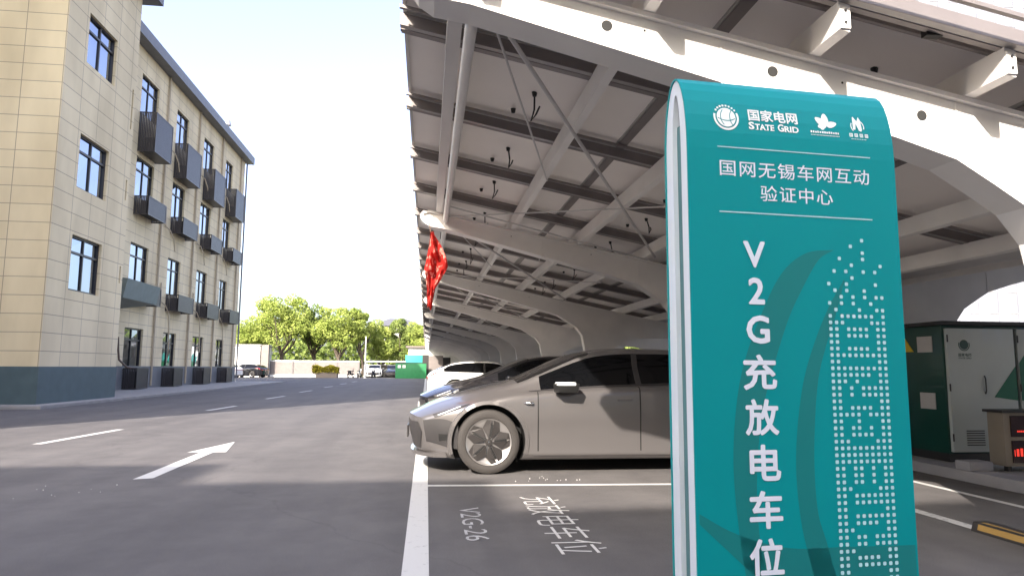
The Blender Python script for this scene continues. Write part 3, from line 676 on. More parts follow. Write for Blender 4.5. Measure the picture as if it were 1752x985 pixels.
bold_text([('V', .180, .256, 1.517, 1.601), ('2', .193, .249, 1.401, 1.486), ('G', .182, .262, 1.279, 1.367), ('充', .166, .281, 1.137, 1.246), ('放', .168, .282, 1.000, 1.110),
           ('电', .178, .283, .864, .973), ('车', .172, .284, .724, .836), ('位', .168, .282, .586, .697)], 'vertical_title', M['letter'], .0030)
full = '0123456789'
rows = ['6','4','6','26','49','1368','4','038','136','24689','0247','1589','0234567 9','012789','01345689','01345689','0189','01345689',full,'0189',full,'012345689','012489','01356789','01356789','0189','01345689',
 '012346789','01489','0134689','01345689','012789',full,full,full,'0134689','0134689','0134689','012789','013456789','013456789','0189','013456789','01345689','01289','01346789','01346789','01289','01345689','013456789','0189',
 '01289','01345689','013456789','0189',full,full,'0134689','012789','01345689','01289']
acc = ([], [])
for i, r_ in enumerate(rows):
    z = 1.620-i*.02072; lx = .478
    for ch in r_.replace(' ', ''):
        x = lx+int(ch)*.02145; n = 8
        add(acc, [(x+.0062*math.copysign(abs(math.cos(t))**.55, math.cos(t)), z+.0060*math.copysign(abs(math.sin(t))**.55, math.sin(t))) for t in [2*math.pi*(k+.5)/8 for k in range(8)]], [tuple(range(8))])
onsign(*acc, 'dot_tower_print', M['letter2'], .0014)

# ------------------------------------------------------------------ CARS
def interp(tbl, s):
    if s <= tbl[0][0]: return tbl[0][1]
    for i in range(len(tbl)-1):
        if s <= tbl[i+1][0]:
            p0 = tbl[max(i-1,0)]; p1 = tbl[i]; p2 = tbl[i+1]; p3 = tbl[min(i+2, len(tbl)-1)]
            h = p2[0]-p1[0]; t = (s-p1[0])/h
            d1 = (p2[1]-p0[1])/(p2[0]-p0[0]) if i > 0 else (p2[1]-p1[1])/h
            d2 = (p3[1]-p1[1])/(p3[0]-p1[0]) if i+2 < len(tbl) else (p2[1]-p1[1])/h
            d0 = (p2[1]-p1[1])/h
            if d0 == 0: d1 = d2 = 0
            else:
                d1 = max(min(d1/d0, 3), 0)*d0; d2 = max(min(d2/d0, 3), 0)*d0
            return (2*t**3-3*t*t+1)*p1[1]+(t**3-2*t*t+t)*h*d1+(-2*t**3+3*t*t)*p2[1]+(t**3-t*t)*h*d2
    return tbl[-1][1]
CAR = dict(L=4.82,
 zt=[(0,.655),(.12,.71),(.3,.79),(.6,.88),(1.0,.975),(1.22,1.03),(1.5,1.15),(1.8,1.285),(2.05,1.38),(2.3,1.435),(2.6,1.46),(3.0,1.46),(3.5,1.43),(3.9,1.36),(4.25,1.24),(4.5,1.12),(4.7,1.02),(4.82,.88)],
 zb=[(0,.61),(.15,.665),(.4,.735),(.9,.83),(1.3,.895),(2.0,.945),(3.0,.985),(3.8,1.01),(4.3,1.02),(4.7,.97),(4.82,.85)],
 w=[(0,.70),(.15,.80),(.4,.875),(.8,.915),(1.3,.925),(3.8,.93),(4.3,.90),(4.65,.82),(4.82,.72)],
 wr=[(0,.45),(1.0,.60),(1.3,.66),(2.0,.64),(2.6,.60),(3.3,.58),(3.9,.56),(4.4,.60),(4.82,.60)],
 zl=[(0,.24),(.25,.17),(.6,.15),(4.2,.15),(4.6,.22),(4.82,.34)])
def section(s, C=CAR):
    zt, zb, w, wr, zl = (interp(C[k], s) for k in ('zt', 'zb', 'w', 'wr', 'zl'))
    cab = max(0, min(1, (zt-zb-.10)/.35))
    P_ = [(0, zl), (w*.6, zl), (w*.90, zl+.005), (w*.975, zl+.06), (w*.985, zl+.12+.0*zb), (w*.99, .42*zb+.1), (w, .70*zb), (w*.985, zb-.05), (w*.955, zb)]
    # hood / glasshouse
    hz = zt-zb
    P_ += [(w*.90*(1-cab)+(w*.915)*cab, zb+min(.02, hz*.3)),
           (w*.78*(1-cab)+(wr*.55+w*.39)*cab, zb+hz*(.45*(1-cab)+.47*cab)),
           (wr*1.0+.03*cab, zb+hz*(.72*(1-cab)+.86*cab)),
           (wr*.86, zb+hz*(.86*(1-cab)+.955*cab)), (wr*.5, zt-hz*.03), (0, zt)]
    return P_
NSEC = 15
def surf(s, j, lift=0.0, C=CAR):
    """point on the right-hand (negative y) half at station s and section parameter j in 0..14"""
    P_ = section(s, C); i = min(int(j), NSEC-2); t = j-i
    p0, p1, p2, p3 = P_[max(i-1,0)], P_[i], P_[i+1], P_[min(i+2, NSEC-1)]
    if i+2 > NSEC-1: p3 = (-p1[0], p1[1])
    q = [.5*((2*p1[d])+(-p0[d]+p2[d])*t+(2*p0[d]-5*p1[d]+4*p2[d]-p3[d])*t*t+(-p0[d]+3*p1[d]-3*p2[d]+p3[d])*t**3) for d in (0,1)]
    y, z = q; x = s
    k = (abs(y)/.93)**3
    x += .42*k*max(0, 1-s/1.1)**1.3; x -= .30*k*max(0, 1-(C['L']-s)/.9)**1.3
    x += .10*max(0, (.55-z)/.4)**1.5*max(0, 1-s/.6)
    if s > 4.4: x += .0
    return Vector((x, -y, z))
def surf_n(s, j, lift):
    a = surf(s, j); e = .02
    ds = surf(min(s+e, CAR['L']), j)-surf(max(s-e, 0), j); dj = surf(s, min(j+.1, 14))-surf(s, max(j-.1, 0))
    n = ds.cross(dj)
    if n.length < 1e-9: return a
    n.normalize()
    c = Vector((a.x, 0, .6))
    if n.dot(a-c) < 0: n = -n
    return a+n*lift
def car_patch(name, mat, parent, sj, ns, nj, lift, both=True):
    """sj(u,v)->(s,j); one part per side of the car"""
    outs = []
    for side in ((1, -1) if both else (1,)):
        m = MB()
        for i in range(ns+1):
            for k in range(nj+1):
                s, j = sj(i/ns, k/nj); p = surf_n(s, j, lift); m.v.append((p.x, p.y*side, p.z))
        for i in range(ns):
            for k in range(nj):
                a = i*(nj+1)+k; m.f.append((a, a+1, a+nj+2, a+nj+1)); m.m.append(0)
        outs.append(m.build(name, mat, parent[len(outs)] if isinstance(parent, list) else parent, smooth=True))
    return outs
def capx(y, z, front=True):
    k = (abs(y)/.93)**3
    return .42*k+.10*max(0, (.55-z)/.4)**1.5 if front else CAR['L']-.30*k
def make_body():
    ss = [0, .03, .07, .12, .18, .26]+[.26+.07*k for k in range(1, 63)]
    ss = [s for s in ss if s < 4.6]+[4.62, 4.68, 4.73, 4.77, 4.80, 4.82]
    js = [k*.25 for k in range(0, 57)]
    m = MB(); nj = len(js); ring = 2*(nj-1)
    for s in ss:
        half = [surf(s, j) for j in js]
        loop = [tuple(p) for p in half]+[(p.x, -p.y, p.z) for p in half[-2:0:-1]]
        m.v += loop
    for i in range(len(ss)-1):
        for k in range(ring):
            a, b = i*ring+k, i*ring+(k+1) % ring; m.f.append((a, b, b+ring, a+ring)); m.m.append(0)
    for base, fr in ((0, True), ((len(ss)-1)*ring, False)):
        NY = 12; rowi = []
        for q in range(nj):
            a = base+q; b = base+(ring-q) % ring
            if q in (0, nj-1): rowi.append([a]); continue
            pa, pb = Vector(m.v[a]), Vector(m.v[b]); r_ = [a]
            for t in range(1, NY):
                p = pa.lerp(pb, t/NY); k0 = (abs(pa.y)/.93)**3; k1 = (abs(p.y)/.93)**3
                m.v.append((pa.x+(.42 if fr else -.30)*(k1-k0), p.y, p.z)); r_.append(len(m.v)-1)
            r_.append(b); rowi.append(r_)
        for q in range(nj-1):
            A, Bq = rowi[q], rowi[q+1]
            if len(A) == 1:
                for t in range(NY): m.f.append((A[0], Bq[t], Bq[t+1])); m.m.append(0)
            elif len(Bq) == 1:
                for t in range(NY): m.f.append((A[t], A[t+1], Bq[0])); m.m.append(0)
            else:
                for t in range(NY): m.f.append((A[t], A[t+1], Bq[t+1], Bq[t])); m.m.append(0)
    me = bpy.data.meshes.new('body'); me.from_pydata(m.v, [], m.f); bm = bmesh.new(); bm.from_mesh(me); bmesh.ops.recalc_face_normals(bm, faces=bm.faces); bm.to_mesh(me); bm.free()
    me.materials.append(M['grey_paint']); me.materials.append(M['black'])
    o = bpy.data.objects.new('body', me); col.objects.link(o)
    cuts = []
    for x in (.91, 3.78):
        for sd in (-1, 1):
            c = MB(); pr = [(.0, .001), (.0, .422), (.46, .422), (.46, .001)]
            c.lathe_y([(y*sd, r) for y, r in pr], (x, .58*sd, .362), n=48)
            co = c.build('cut', M['black']); co.data.materials.clear(); co.data.materials.append(M['grey_paint']); co.data.materials.append(M['black'])
            bm = bmesh.new(); bm.from_mesh(co.data); bmesh.ops.remove_doubles(bm, verts=bm.verts, dist=.003); bmesh.ops.recalc_face_normals(bm, faces=bm.faces)
            for f in bm.faces: f.material_index = 1
            bm.to_mesh(co.data); bm.free()
            md = o.modifiers.new('b', 'BOOLEAN'); md.operation = 'DIFFERENCE'; md.object = co; md.solver = 'EXACT'; cuts.append(co)
    dg = bpy.context.evaluated_depsgraph_get(); me2 = bpy.data.meshes.new_from_object(o.evaluated_get(dg)); o.modifiers.clear(); o.data = me2; me2.name = 'body'
    for c in cuts: bpy.data.objects.remove(c)
    me2.polygons.foreach_set('use_smooth', [True]*len(me2.polygons)); me2.set_sharp_from_angle(angle=R(38))
    return o
def make_wheel(parent, x, sd):
    cy = sd*.905; cz = .362
    w = MB(); s = sd
    w.lathe_y([(-.20*s, .26), (-.20*s, .335), (-.17*s, .362), (-.05*s, .362), (-.015*s, .352), (.0, .328), (.004*s, .295), (-.002*s, .268), (-.03*s, .262)], (x, cy, cz), n=56)
    t = w.build('wheel', M['rubber'], parent, smooth=True)
    r_ = MB(); r_.lathe_y([(-.03*s, .264), (-.002*s, .262), (-.010*s, .250), (-.024*s, .225), (-.030*s, .05), (-.03*s, .0)], (x, cy, cz), n=56)
    r_.build('rim', M['rim'], t, smooth=True)
    b_ = MB(); nb = 5
    for k in range(nb):
        a = 2*math.pi*k/nb+R(6)
        def pt(r, da, y): return (x+r*math.cos(a+R(da)), cy+y*s, cz+r*math.sin(a+R(da)))
        for sg_ in (1, -1):
            b_.quad([pt(.025, 0, .004), pt(.06, 10*sg_, .003), pt(.205, 4.5*sg_, -.004), pt(.249, 0*sg_, -.010), pt(.249, 17*sg_, -.010), pt(.172, 35.5*sg_, -.013)])
        b_.quad([pt(.065, -8, .0045), pt(.20, -4.2, -.0025), pt(.205, 0, -.003), pt(.20, 4.2, -.0025), pt(.065, 8, .0045)], 1)
    b_.lathe_y([(-.02*s, .040), (.006*s, .036), (.009*s, .0)], (x, cy, cz), n=20)
    b_.build('rim_blades', [M['rimdark'], M['black']], t)
    cp = MB(); cp.lathe_y([(.0062*s, .012), (.010*s, .011), (.0105*s, .0)], (x, cy, cz), n=12); cp.build('hub_cap', M['chrome'], t)
    return t
def make_car(label, paint_mat, group, tail_out=False):
    c = empty('parked_car', (0, 0, 0), label, 'car', group)
    b = body0.copy(); b.data = body0.data.copy(); b.data.materials[0] = paint_mat; col.objects.link(b); b.parent = c
    # glass
    def jb(s): return 9.12
    car_patch('side_window', M['cglass'], c, lambda u, v: (1.52+u*2.72, 9.15+v*(1.72 if u < .93 else 1.72-(u-.93)*9)), 46, 8, .004)
    car_patch('window_pillar', M['cladding'], c, lambda u, v: (2.66+u*.07, 9.1+v*1.8), 1, 8, .008)
    car_patch('window_trim', M['cladding'], c, lambda u, v: (1.38+u*2.95, 8.98+v*.16), 40, 1, .006)
    m = MB()
    for nm, (s0, s1, j0) in (('windshield', (1.27, 2.14, 11.35)), ('rear_window', (3.98, 4.52, 11.35))):
        m = MB(); NU_, NV_ = 14, 10
        for i in range(NU_+1):
            s = s0+(s1-s0)*i/NU_; jj = j0
            row = [surf_n(s, jj+(14-jj)*k/NV_, .004) for k in range(NV_+1)]
            row = row+[Vector((p.x, -p.y, p.z)) for p in row[-2::-1]]; m.v += [tuple(p) for p in row]
        W_ = 2*NV_+1
        for i in range(NU_):
            for k in range(W_-1): a = i*W_+k; m.f.append((a, a+1, a+W_+1, a+W_)); m.m.append(0)
        m.build(nm, M['cglass'], c, smooth=True)
    # seams, sill, cladding
    for s0 in (1.47, 2.68, 3.62):
        car_patch('door_seam', M['black'], c, lambda u, v, s0=s0: (s0+u*.014+(.0 if v > .4 else (.4-v)*(.0 if s0 < 3.5 else -.5)), 3.9+v*5.0), 1, 14, .0015)
    car_patch('sill_trim', M['chrome'] if paint_mat is M['white_paint'] else paint_mat, c, lambda u, v: (1.42+u*1.95, 3.0+v*.55), 20, 3, .010)
    for x in (.91, 3.78):
        for sd in (-1, 1):
            m = MB(); n = 30; yv = .0
            for k in range(n):
                pts = []
                for kk in (k, k+1):
                    a = R(-18+216*kk/n)
                    for rr_, lift in ((.416, .0), (.422, .014), (.462, .012), (.470, -.012)):
                        px, pzv = x+rr_*math.cos(a), .362+rr_*math.sin(a)
                        # body half width at this station and height
                        s = px; best = None
                        P_ = section(max(0, min(CAR['L'], s))); yy = interp(CAR['w'], s)
                        for i in range(3, 9):
                            if P_[i][1] <= pzv <= P_[i+1][1]:
                                t = (pzv-P_[i][1])/(P_[i+1][1]-P_[i][1]); yy = P_[i][0]*(1-t)+P_[i+1][0]*t
                        yy = max(yy, interp(CAR['w'], max(.5, min(4.3, s)))*.955)
                        pts.append((px, sd*(yy+lift), pzv))
                for q in range(3): m.quad([pts[q], pts[q+1], pts[4+q+1], pts[4+q]])
            m.build('wheel_arch_trim', M['cladding'] if paint_mat is M['grey_paint'] and False else paint_mat, c, smooth=True)
    for x in (.91, 3.78):
        for sd in (-1, 1): make_wheel(c, x, sd)
    # front face
    hl = car_patch('headlight', M['cladding'], c, lambda u, v: (.10+u*.48, 7.35+v*(1.15*(1-u*.75))+u*.9), 12, 5, .006)
    car_patch('lamp_strip', M['lamp'], hl, lambda u, v: (.14+u*.30, 7.55+v*.35+u*.55), 10, 2, .011)
    sv = car_patch('side_vent', M['cladding'], c, lambda u, v: (.0+u*.36, 4.0+v*(3.5-u*1.2)), 8, 6, .005)
    car_patch('vent_opening', M['black'], sv, lambda u, v: (.12+u*.12, 4.9+v*(1.0-u*.3)), 6, 4, .010)
    m = MB(); n = 16
    for i in range(9):
        z = .27+.30*i/8; hw = .66-.10*abs(i-5)/5
        for k in range(n+1):
            y = -hw+2*hw*k/n; m.v.append((capx(y, z)-.008, y, z))
    for i in range(8):
        for k in range(n): a = i*(n+1)+k; m.f.append((a, a+1, a+n+2, a+n+1)); m.m.append(0)
    m.build('grille', M['cladding'], c, smooth=True)
    m = MB(); m.box(-.028, -.010, -.22, .22, .36, .50); m.build('number_plate', M['cladding'] if paint_mat is not M['black_paint'] else M['logo'], c)
    m = MB(); n = 16
    for k in range(n+1):
        y = -.80+1.6*k/n; x = capx(y, .3)-.03; m.v += [(x+.01, y, .185), (x, y, .225), (x+.14, y, .235), (x+.16, y, .18)]
    for k in range(n):
        for q in range(4): a = 4*k; m.f.append((a+q, a+(q+1) % 4, a+4+(q+1) % 4, a+4+q)); m.m.append(0)
    m.f += [(0, 1, 2, 3), (4*n+3, 4*n+2, 4*n+1, 4*n)]; m.m += [0, 0]; m.build('front_lip', paint_mat, c, smooth=True)
    # rear lamp
    car_patch('rear_lamp', M['redlamp'], c, lambda u, v: (4.22+u*.58, 7.0+v*1.5*u+.3), 10, 4, .008)
    m = MB(); m.box(4.80, 4.835, -.62, .62, .80, .845); m.build('lamp_bar', M['redlamp'], c)
    for sd in (-1, 1):
        m = MB(); x0, z0 = 1.70, .975
        m.hexa([(x0-.05,sd*.96,z0-.055),(x0+.22,sd*.96,z0-.06),(x0+.20,sd*1.12,z0-.055),(x0-.02,sd*1.11,z0-.05),(x0-.06,sd*.95,z0+.05),(x0+.23,sd*.95,z0+.05),(x0+.22,sd*1.15,z0+.055),(x0-.03,sd*1.13,z0+.055)])
        m.hexa([(x0+.0,sd*.86,z0-.075),(x0+.10,sd*.86,z0-.075),(x0+.12,sd*.99,z0-.045),(x0+.0,sd*.99,z0-.045),(x0+.0,sd*.86,z0-.03),(x0+.10,sd*.86,z0-.03),(x0+.12,sd*.99,z0+.0),(x0+.0,sd*.99,z0+.0)])
        mo = m.build('side_mirror', M['black'] if paint_mat is not M['white_paint'] else paint_mat, c, bevel=.022)
        m = MB(); m.hexa([(x0-.05,sd*.99,z0+.03),(x0+.17,sd*.99,z0+.03),(x0+.17,sd*1.158,z0+.03),(x0-.03,sd*1.14,z0+.03),(x0-.04,sd*1.0,z0+.066),(x0+.17,sd*1.0,z0+.066),(x0+.17,sd*1.15,z0+.066),(x0-.02,sd*1.13,z0+.066)])
        m.build('mirror_cap', paint_mat if paint_mat is not M['grey_paint'] else M['logo'], mo, bevel=.01)
        for hx, hz in ((2.50, .84), (3.40, .87)):
            m = MB(); m.box(hx-.09, hx+.09, min(sd*.912, sd*.936), max(sd*.912, sd*.936), hz-.014, hz+.014); m.build('door_handle', paint_mat, c, bevel=.007)
        m = MB(); m.tube([(1.30, sd*.905, .80), (1.34, sd*.938, .80), (1.40, sd*.945, .80), (1.415, sd*.935, .80)], [.004, .016, .018, .012], n=10); m.build('fender_camera', M['chrome'], c, smooth=True)
    return c
body0 = make_body()
cg = 'cars parked side by side under the carport'
c1 = make_car('dusty grey hatchback with dark windows parked right behind the teal sign', M['grey_paint'], cg); c1.location = (-.19, 8.79, 0)
c2 = make_car('slate grey car between the near grey hatchback and the black car', M['blue_paint'], cg); c2.location = (.24, 11.5, 0)
c3 = make_car('black-nosed car just beyond the slate grey car', M['black_paint'], cg); c3.location = (-.12, 14.2, 0)
c4 = make_car('white car parked tail out with red rear lamps, beyond the black car', M['white_paint'], cg); c4.location = (4.85, 26.4, 0); c4.rotation_euler.z = math.pi
bpy.data.objects.remove(body0)

# ------------------------------------------------------------------ RIGHT: cabinet, LED board, kerb
k_ = MB(); k_.box(5.85, 6.15, 3.6, 20, 0, .12); o = k_.build('kerb', M['kerb'], bevel=.015); tag(o, kind='structure')
tag(MB().box(6.155, 7.2, 3.6, 40, 0, .10).build('kerb_island', M['concrete']), kind='structure')
ws = empty('wheel_stop', (4.2, 4.55, 0), 'yellow and black striped bar lying on the asphalt at the end of a grey line', 'wheel stop')
m = MB(); m.prism([(-.09, 0), (.09, 0), (.065, .07), (-.065, .07)], 'y', -.75, .33); m.build('rubber_bar', M['cladding'], ws, bevel=.008)
m = MB(); m.quad([(-.05, -.7, .0715), (-.02, -.7, .0715), (-.02, .27, .0715), (-.05, .27, .0715)]); m.quad([(-.086+.0, -.7, .02), (-.086, .27, .02), (-.072, .27, .06), (-.072, -.7, .06)]); m.build('yellow_stripe', M['tyreyellow'], ws)
CB = empty('power_cabinet', (6.33, 7.75, .1), 'dark green and white electrical cabinet standing on the kerb island', 'cabinet')
m = MB(); m.box(0, 2.8, .02, 2.6, 0, 1.66); m.build('housing', M['green'], CB, bevel=.01)
m = MB(); m.box(-.05, 2.85, -.05, 2.65, 1.66, 1.71); m.build('roof', M['cladding'], CB, bevel=.01)
d1 = MB().box(.03, .94, -.03, .018, .12, 1.62).build('door', M['cabwhite'], CB, bevel=.006); d2 = MB().box(.99, 1.9, -.03, .018, .12, 1.62).build('door', M['cabwhite'], CB, bevel=.006)
MB().prism([(.62, .78), (.937, .74), (.937, 1.16)], 'y', -.0345, -.0305).build('green_triangle', M['greenlight'], d1)
MB().prism([(.993, .74), (1.5, .70), (1.5, 1.62-.0), (1.30, 1.60), (.993, 1.20)], 'y', -.0345, -.0305).build('green_triangle', M['greenlight'], d2)
m = MB(); m.tube([(.50, -.035, .82), (.50, -.05, .86), (.50, -.05, 1.0), (.50, -.035, 1.04)], .008); m.build('door_handle', M['cladding'], d1)
m = MB()
a = ([], [])
disc(a, .255, 1.42, .060, 24); arcband(a, .255, 1.42, .066, .078, 160, 380)
v, f = text_fit('国家电网', .17, .345, 1.275, 1.315, .02); add(a, [(p[0], p[1]) for p in v], f)
v, f = text_fit('STATE GRID', .17, .345, 1.245, 1.265, .02); add(a, [(p[0], p[1]) for p in v], f)
m.v = [(p[0], -.0315, p[1]) for p in a[0]]; m.f = a[1]; m.m = [0]*len(a[1]); m.build('door_emblem', M['green'], d1)
for (y, z) in ((.18, 1.33), (.95, 1.33), (.18, .62), (.95, .62)):
    MB().box(-.012, -.001, y, y+.26, z, z+.2).build('notice_plate', M['plate'], CB)
MB().prism([(.52, 1.34), (.82, 1.34), (.67, 1.52)], 'x', -.01, -.001).build('warning_triangle', M['yellow'], CB)
LB = empty('led_board', (6.34, 6.95, .1), 'tan metal stand with two red LED display panels in front of the cabinet', 'display')
m = MB(); m.box(0, .62, .0, .22, .06, .64); m.build('housing', M['tan'], LB, bevel=.006)
m = MB(); m.box(-.03, .65, -.03, .25, .64, .67); m.build('top_cover', M['cladding'], LB, bevel=.005)
for x in (.06, .52): MB().box(x, x+.05, .05, .1, 0, .06).build('leg', M['cladding'], LB)
for zi, (z0, z1) in enumerate(((.38, .61), (.10, .34))):
    s = MB().box(.08, .60, -.012, -.001, z0, z1).build('screen', M['ledoff'], LB)
    a = ([], []); rl = random.Random(20+zi)
    if zi == 0:
        for bx in (.30, .34, .42, .46): rect(a, bx, bx+.022, z0+.12, z0+.16)
        x = .15
        while x < .54: w9 = rl.uniform(.008, .02); rect(a, x, x+w9, z0+.05, z0+.068); x += w9+.006
    else:
        x = .10
        while x < .56: w9 = rl.choice((.01, .03, .012)); rect(a, x, x+w9, z0+.07, z0+rl.uniform(.13, .16)); x += w9+.016
    m = MB(); m.v = [(p[0], -.0135, p[1]) for p in a[0]]; m.f = a[1]; m.m = [0]*len(a[1]); m.build('red_characters', M['led'], s)
m = MB(); m.hexa([(0,0,0),(.42,-.1,0),(.46,.26,0),(.05,.3,0),(.0,0,.24),(.42,-.1,.26),(.46,.26,.33),(.05,.3,.31)]); o = m.build('white_box', M['steel'], bevel=.02, loc=(5.78, 5.75, .12)); tag(o, 'white lidded box on the kerb at the right edge of the view', 'box')
m = MB(); m.box(0, .28, 0, .22, 0, .10); o = m.build('pale_block', M['kerb'], bevel=.02, loc=(5.86, 6.9, .12)); tag(o, 'small pale concrete block on the kerb below the display', 'block')

# ------------------------------------------------------------------ BACKGROUND
def make_tree(name, label, loc, H, crad, trunk_h, seed, leafm, group, nleaf=5200, nclump=30, lean=0, leaf=.13):
    rr = random.Random(seed); t = empty(name, loc, label, 'tree', group)
    tb = MB(); tips = []
    pts = [(0,0,0), (.12+lean*.3, .05, trunk_h*.5), (lean*.6, .1, trunk_h)]
    tb.tube(pts, [H*.032, H*.025, H*.021], n=9)
    for k in range(7):
        a = 2*math.pi*k/7+rr.uniform(-.3, .3); rr_ = crad*rr.uniform(.45, .75); z = trunk_h+(H-trunk_h)*rr.uniform(.35, .75)
        s = Vector(pts[-1])-Vector((0,0,rr.uniform(0,.35)*trunk_h)); e = Vector((s.x+rr_*math.cos(a), s.y+rr_*math.sin(a), z)); mid = s.lerp(e, .5)+Vector((0,0,-.15*crad+rr.uniform(-.1,.3)))
        tb.tube([s, mid, e], [H*.014, H*.009, H*.004], n=6)
        for q in range(2):
            e2 = mid+Vector((rr.uniform(-1,1)*crad*.4, rr.uniform(-1,1)*crad*.4, crad*.45)); tb.tube([mid, e2], [H*.006, H*.003], n=5)
    tb.build('trunk', M['bark'], t, smooth=True)
    cb = MB(); zc = (trunk_h*1.12+H)/2; hh = (H-trunk_h*1.12)/2
    cl = []
    for k in range(nclump):
        while True:
            p = Vector((rr.uniform(-1,1), rr.uniform(-1,1), rr.uniform(-1,1)))
            if .25 < p.length < 1: break
        rc_ = rr.uniform(.20, .36)*crad; p = p*(1-.25*rc_/crad)
        cl.append((Vector((p.x*crad*.86+lean*.6, p.y*crad*.86, zc+p.z*hh*.84)), rc_))
    for i in range(int(nleaf*1.7)):
        c, rc_ = cl[i % nclump]
        while True:
            q = Vector((rr.uniform(-1,1), rr.uniform(-1,1), rr.uniform(-1,1)))
            if q.length < 1: break
        q = q.normalized()*q.length**.45
        p = c+Vector((q.x*rc_, q.y*rc_, q.z*rc_*.75)); n = (q*.8+Vector((rr.gauss(0,.5), rr.gauss(0,.5), rr.gauss(0,.5)+.35))).normalized()
        u = n.orthogonal().normalized(); u.rotate(Matrix.Rotation(rr.uniform(0, 6.28), 3, n)); v = n.cross(u); s = leaf*rr.uniform(.6, 1.3)
        cb.quad([p-u*s, p-v*s*.6, p+u*s, p+v*s*.6])
    me = bpy.data.meshes.new('crown'); me.from_pydata(cb.v, [], cb.f); me.materials.append(leafm); o = bpy.data.objects.new('crown', me); col.objects.link(o); o.parent = t
    return t
tg = 'broad trees behind the far fence'
make_tree('broadleaf_tree', 'largest round-crowned bright green tree behind the far fence, nearest the beige building', (-17.9, 88, 0), 10.6, 4.3, 3.2, 1, M['leaf'], tg, 9000, 42)
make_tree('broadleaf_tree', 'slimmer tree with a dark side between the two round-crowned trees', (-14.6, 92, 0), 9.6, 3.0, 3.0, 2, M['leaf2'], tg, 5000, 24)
make_tree('broadleaf_tree', 'second round-crowned tree behind the planter, right of the largest tree', (-11.0, 88, 0), 9.7, 3.6, 2.8, 3, M['leaf'], tg, 8000, 36)
make_tree('broadleaf_tree', 'narrow upright tree just left of the white pole', (-8.2, 89.5, 0), 8.7, 2.1, 2.6, 4, M['leaf'], tg, 4200, 20)
make_tree('broadleaf_tree', 'low tree partly hidden by the corner of the beige building', (-23.6, 92, 0), 7.2, 3.6, 2.2, 5, M['leaf'], tg, 5000, 24)
for i, (x, h) in enumerate([(-6.1, 7.4), (-3.5, 7.7), (-1.2, 7.2), (1.2, 6.9), (3.9, 6.8)]):
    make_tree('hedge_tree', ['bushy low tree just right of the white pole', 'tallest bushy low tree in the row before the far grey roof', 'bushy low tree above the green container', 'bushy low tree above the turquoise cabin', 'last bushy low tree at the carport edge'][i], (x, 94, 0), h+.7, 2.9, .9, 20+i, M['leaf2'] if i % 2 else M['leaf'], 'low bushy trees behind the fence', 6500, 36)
for i, x in enumerate([-21.5, -15.8, -12.8, -9.6]):
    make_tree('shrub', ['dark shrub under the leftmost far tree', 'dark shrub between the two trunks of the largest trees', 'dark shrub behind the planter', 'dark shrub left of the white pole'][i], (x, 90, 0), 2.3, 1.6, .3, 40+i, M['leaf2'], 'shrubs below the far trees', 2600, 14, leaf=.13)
tag(MB().build('x', M['leaf']) if False else None) if False else None
# far wood behind, one mass
fw = MB(); rr = random.Random(9)
for i in range(26000):
    x = rr.uniform(-46, 60); y = rr.uniform(108, 116); h = 5.6+1.1*math.sin(x*.45)+.8*math.sin(x*1.3+1); z = h*(1-rr.random()**1.6)
    s = rr.uniform(.15, .36); n = Vector((rr.gauss(0,1), -.6+rr.gauss(0,1), .5+rr.gauss(0,1))).normalized(); u = n.orthogonal().normalized(); v = n.cross(u); p = Vector((x, y, z)); fw.quad([p-u*s, p-v*s, p+u*s, p+v*s])
me = bpy.data.meshes.new('far_wood'); me.from_pydata(fw.v, [], fw.f); me.materials.append(M['leaf2']); o = bpy.data.objects.new('far_wood', me); col.objects.link(o); tag(o, 'far-off green wood closing the view behind the trees', 'wood', kind='stuff')
# white shed wall at left
W1 = empty('white_shed', (-22, 81, 0), 'white shed with flat dark coping right behind the beige building', 'shed')
MB().box(-5, 3.2, 0, 6, 0, 3.5).build('wall', M['wallwhite'], W1); MB().box(-5.2, 3.35, -.15, 6.15, 3.5, 3.66).build('coping', M['concrete'], W1); MB().box(3.36, 4.15, -.05, .5, 0, 3.62).build('end_pillar', M['fence'], W1)
def fence(x0, x1, y, h, label, npost):
    F_ = empty('fence', (x0, y, 0), label, 'fence'); MB().box(0, x1-x0, 0, .08, .25, h).build('fence_panel', M['fence'], F_)
    for k in range(npost+1): x = (x1-x0)*k/npost; MB().box(x-.07, x+.07, -.06, .0-.002, 0, h+.05).build('post', M['post'], F_)
    MB().box(0, x1-x0, -.1, .15, 0, .25).build('plinth', M['wallwhite'], F_); MB().box(0, x1-x0, -.03, .11, h, h+.14).build('top_rail', M['wallwhite'], F_)
fence(-17.8, -7.8, 82, 1.75, 'pale fence with dark posts in front of the far trees', 4)
fence(-7.6, 6, 86.5, 1.35, 'low pale wall behind the distant parked cars', 6)
PLT = empty('planter', (-10.6, 75.5, 0), 'stone planter of yellow shrubs at the end of the road', 'planter')
MB().box(-1.1, 1.15, 0, 1.0, 0, .62).build('trough', M['planter'], PLT, bevel=.03)
pl = MB(); rr = random.Random(5)
for i in range(2600):
    px_ = rr.uniform(-1.5, 1.25); p = Vector((px_, rr.uniform(-.1, 1.0), .5+(.75+.12*math.sin(px_*4))*rr.random()**.9)); s = .06; n = Vector((rr.gauss(0,1), rr.gauss(0,1), .6+rr.gauss(0,1))).normalized(); u = n.orthogonal(); v = n.cross(u); pl.quad([p-u*s, p-v*s, p+u*s, p+v*s])
pl.build('shrubs', M['leafy'], PLT)
PL = empty('light_pole', (-6.5, 75, 0), 'slim white pole standing near the end of the road', 'pole')
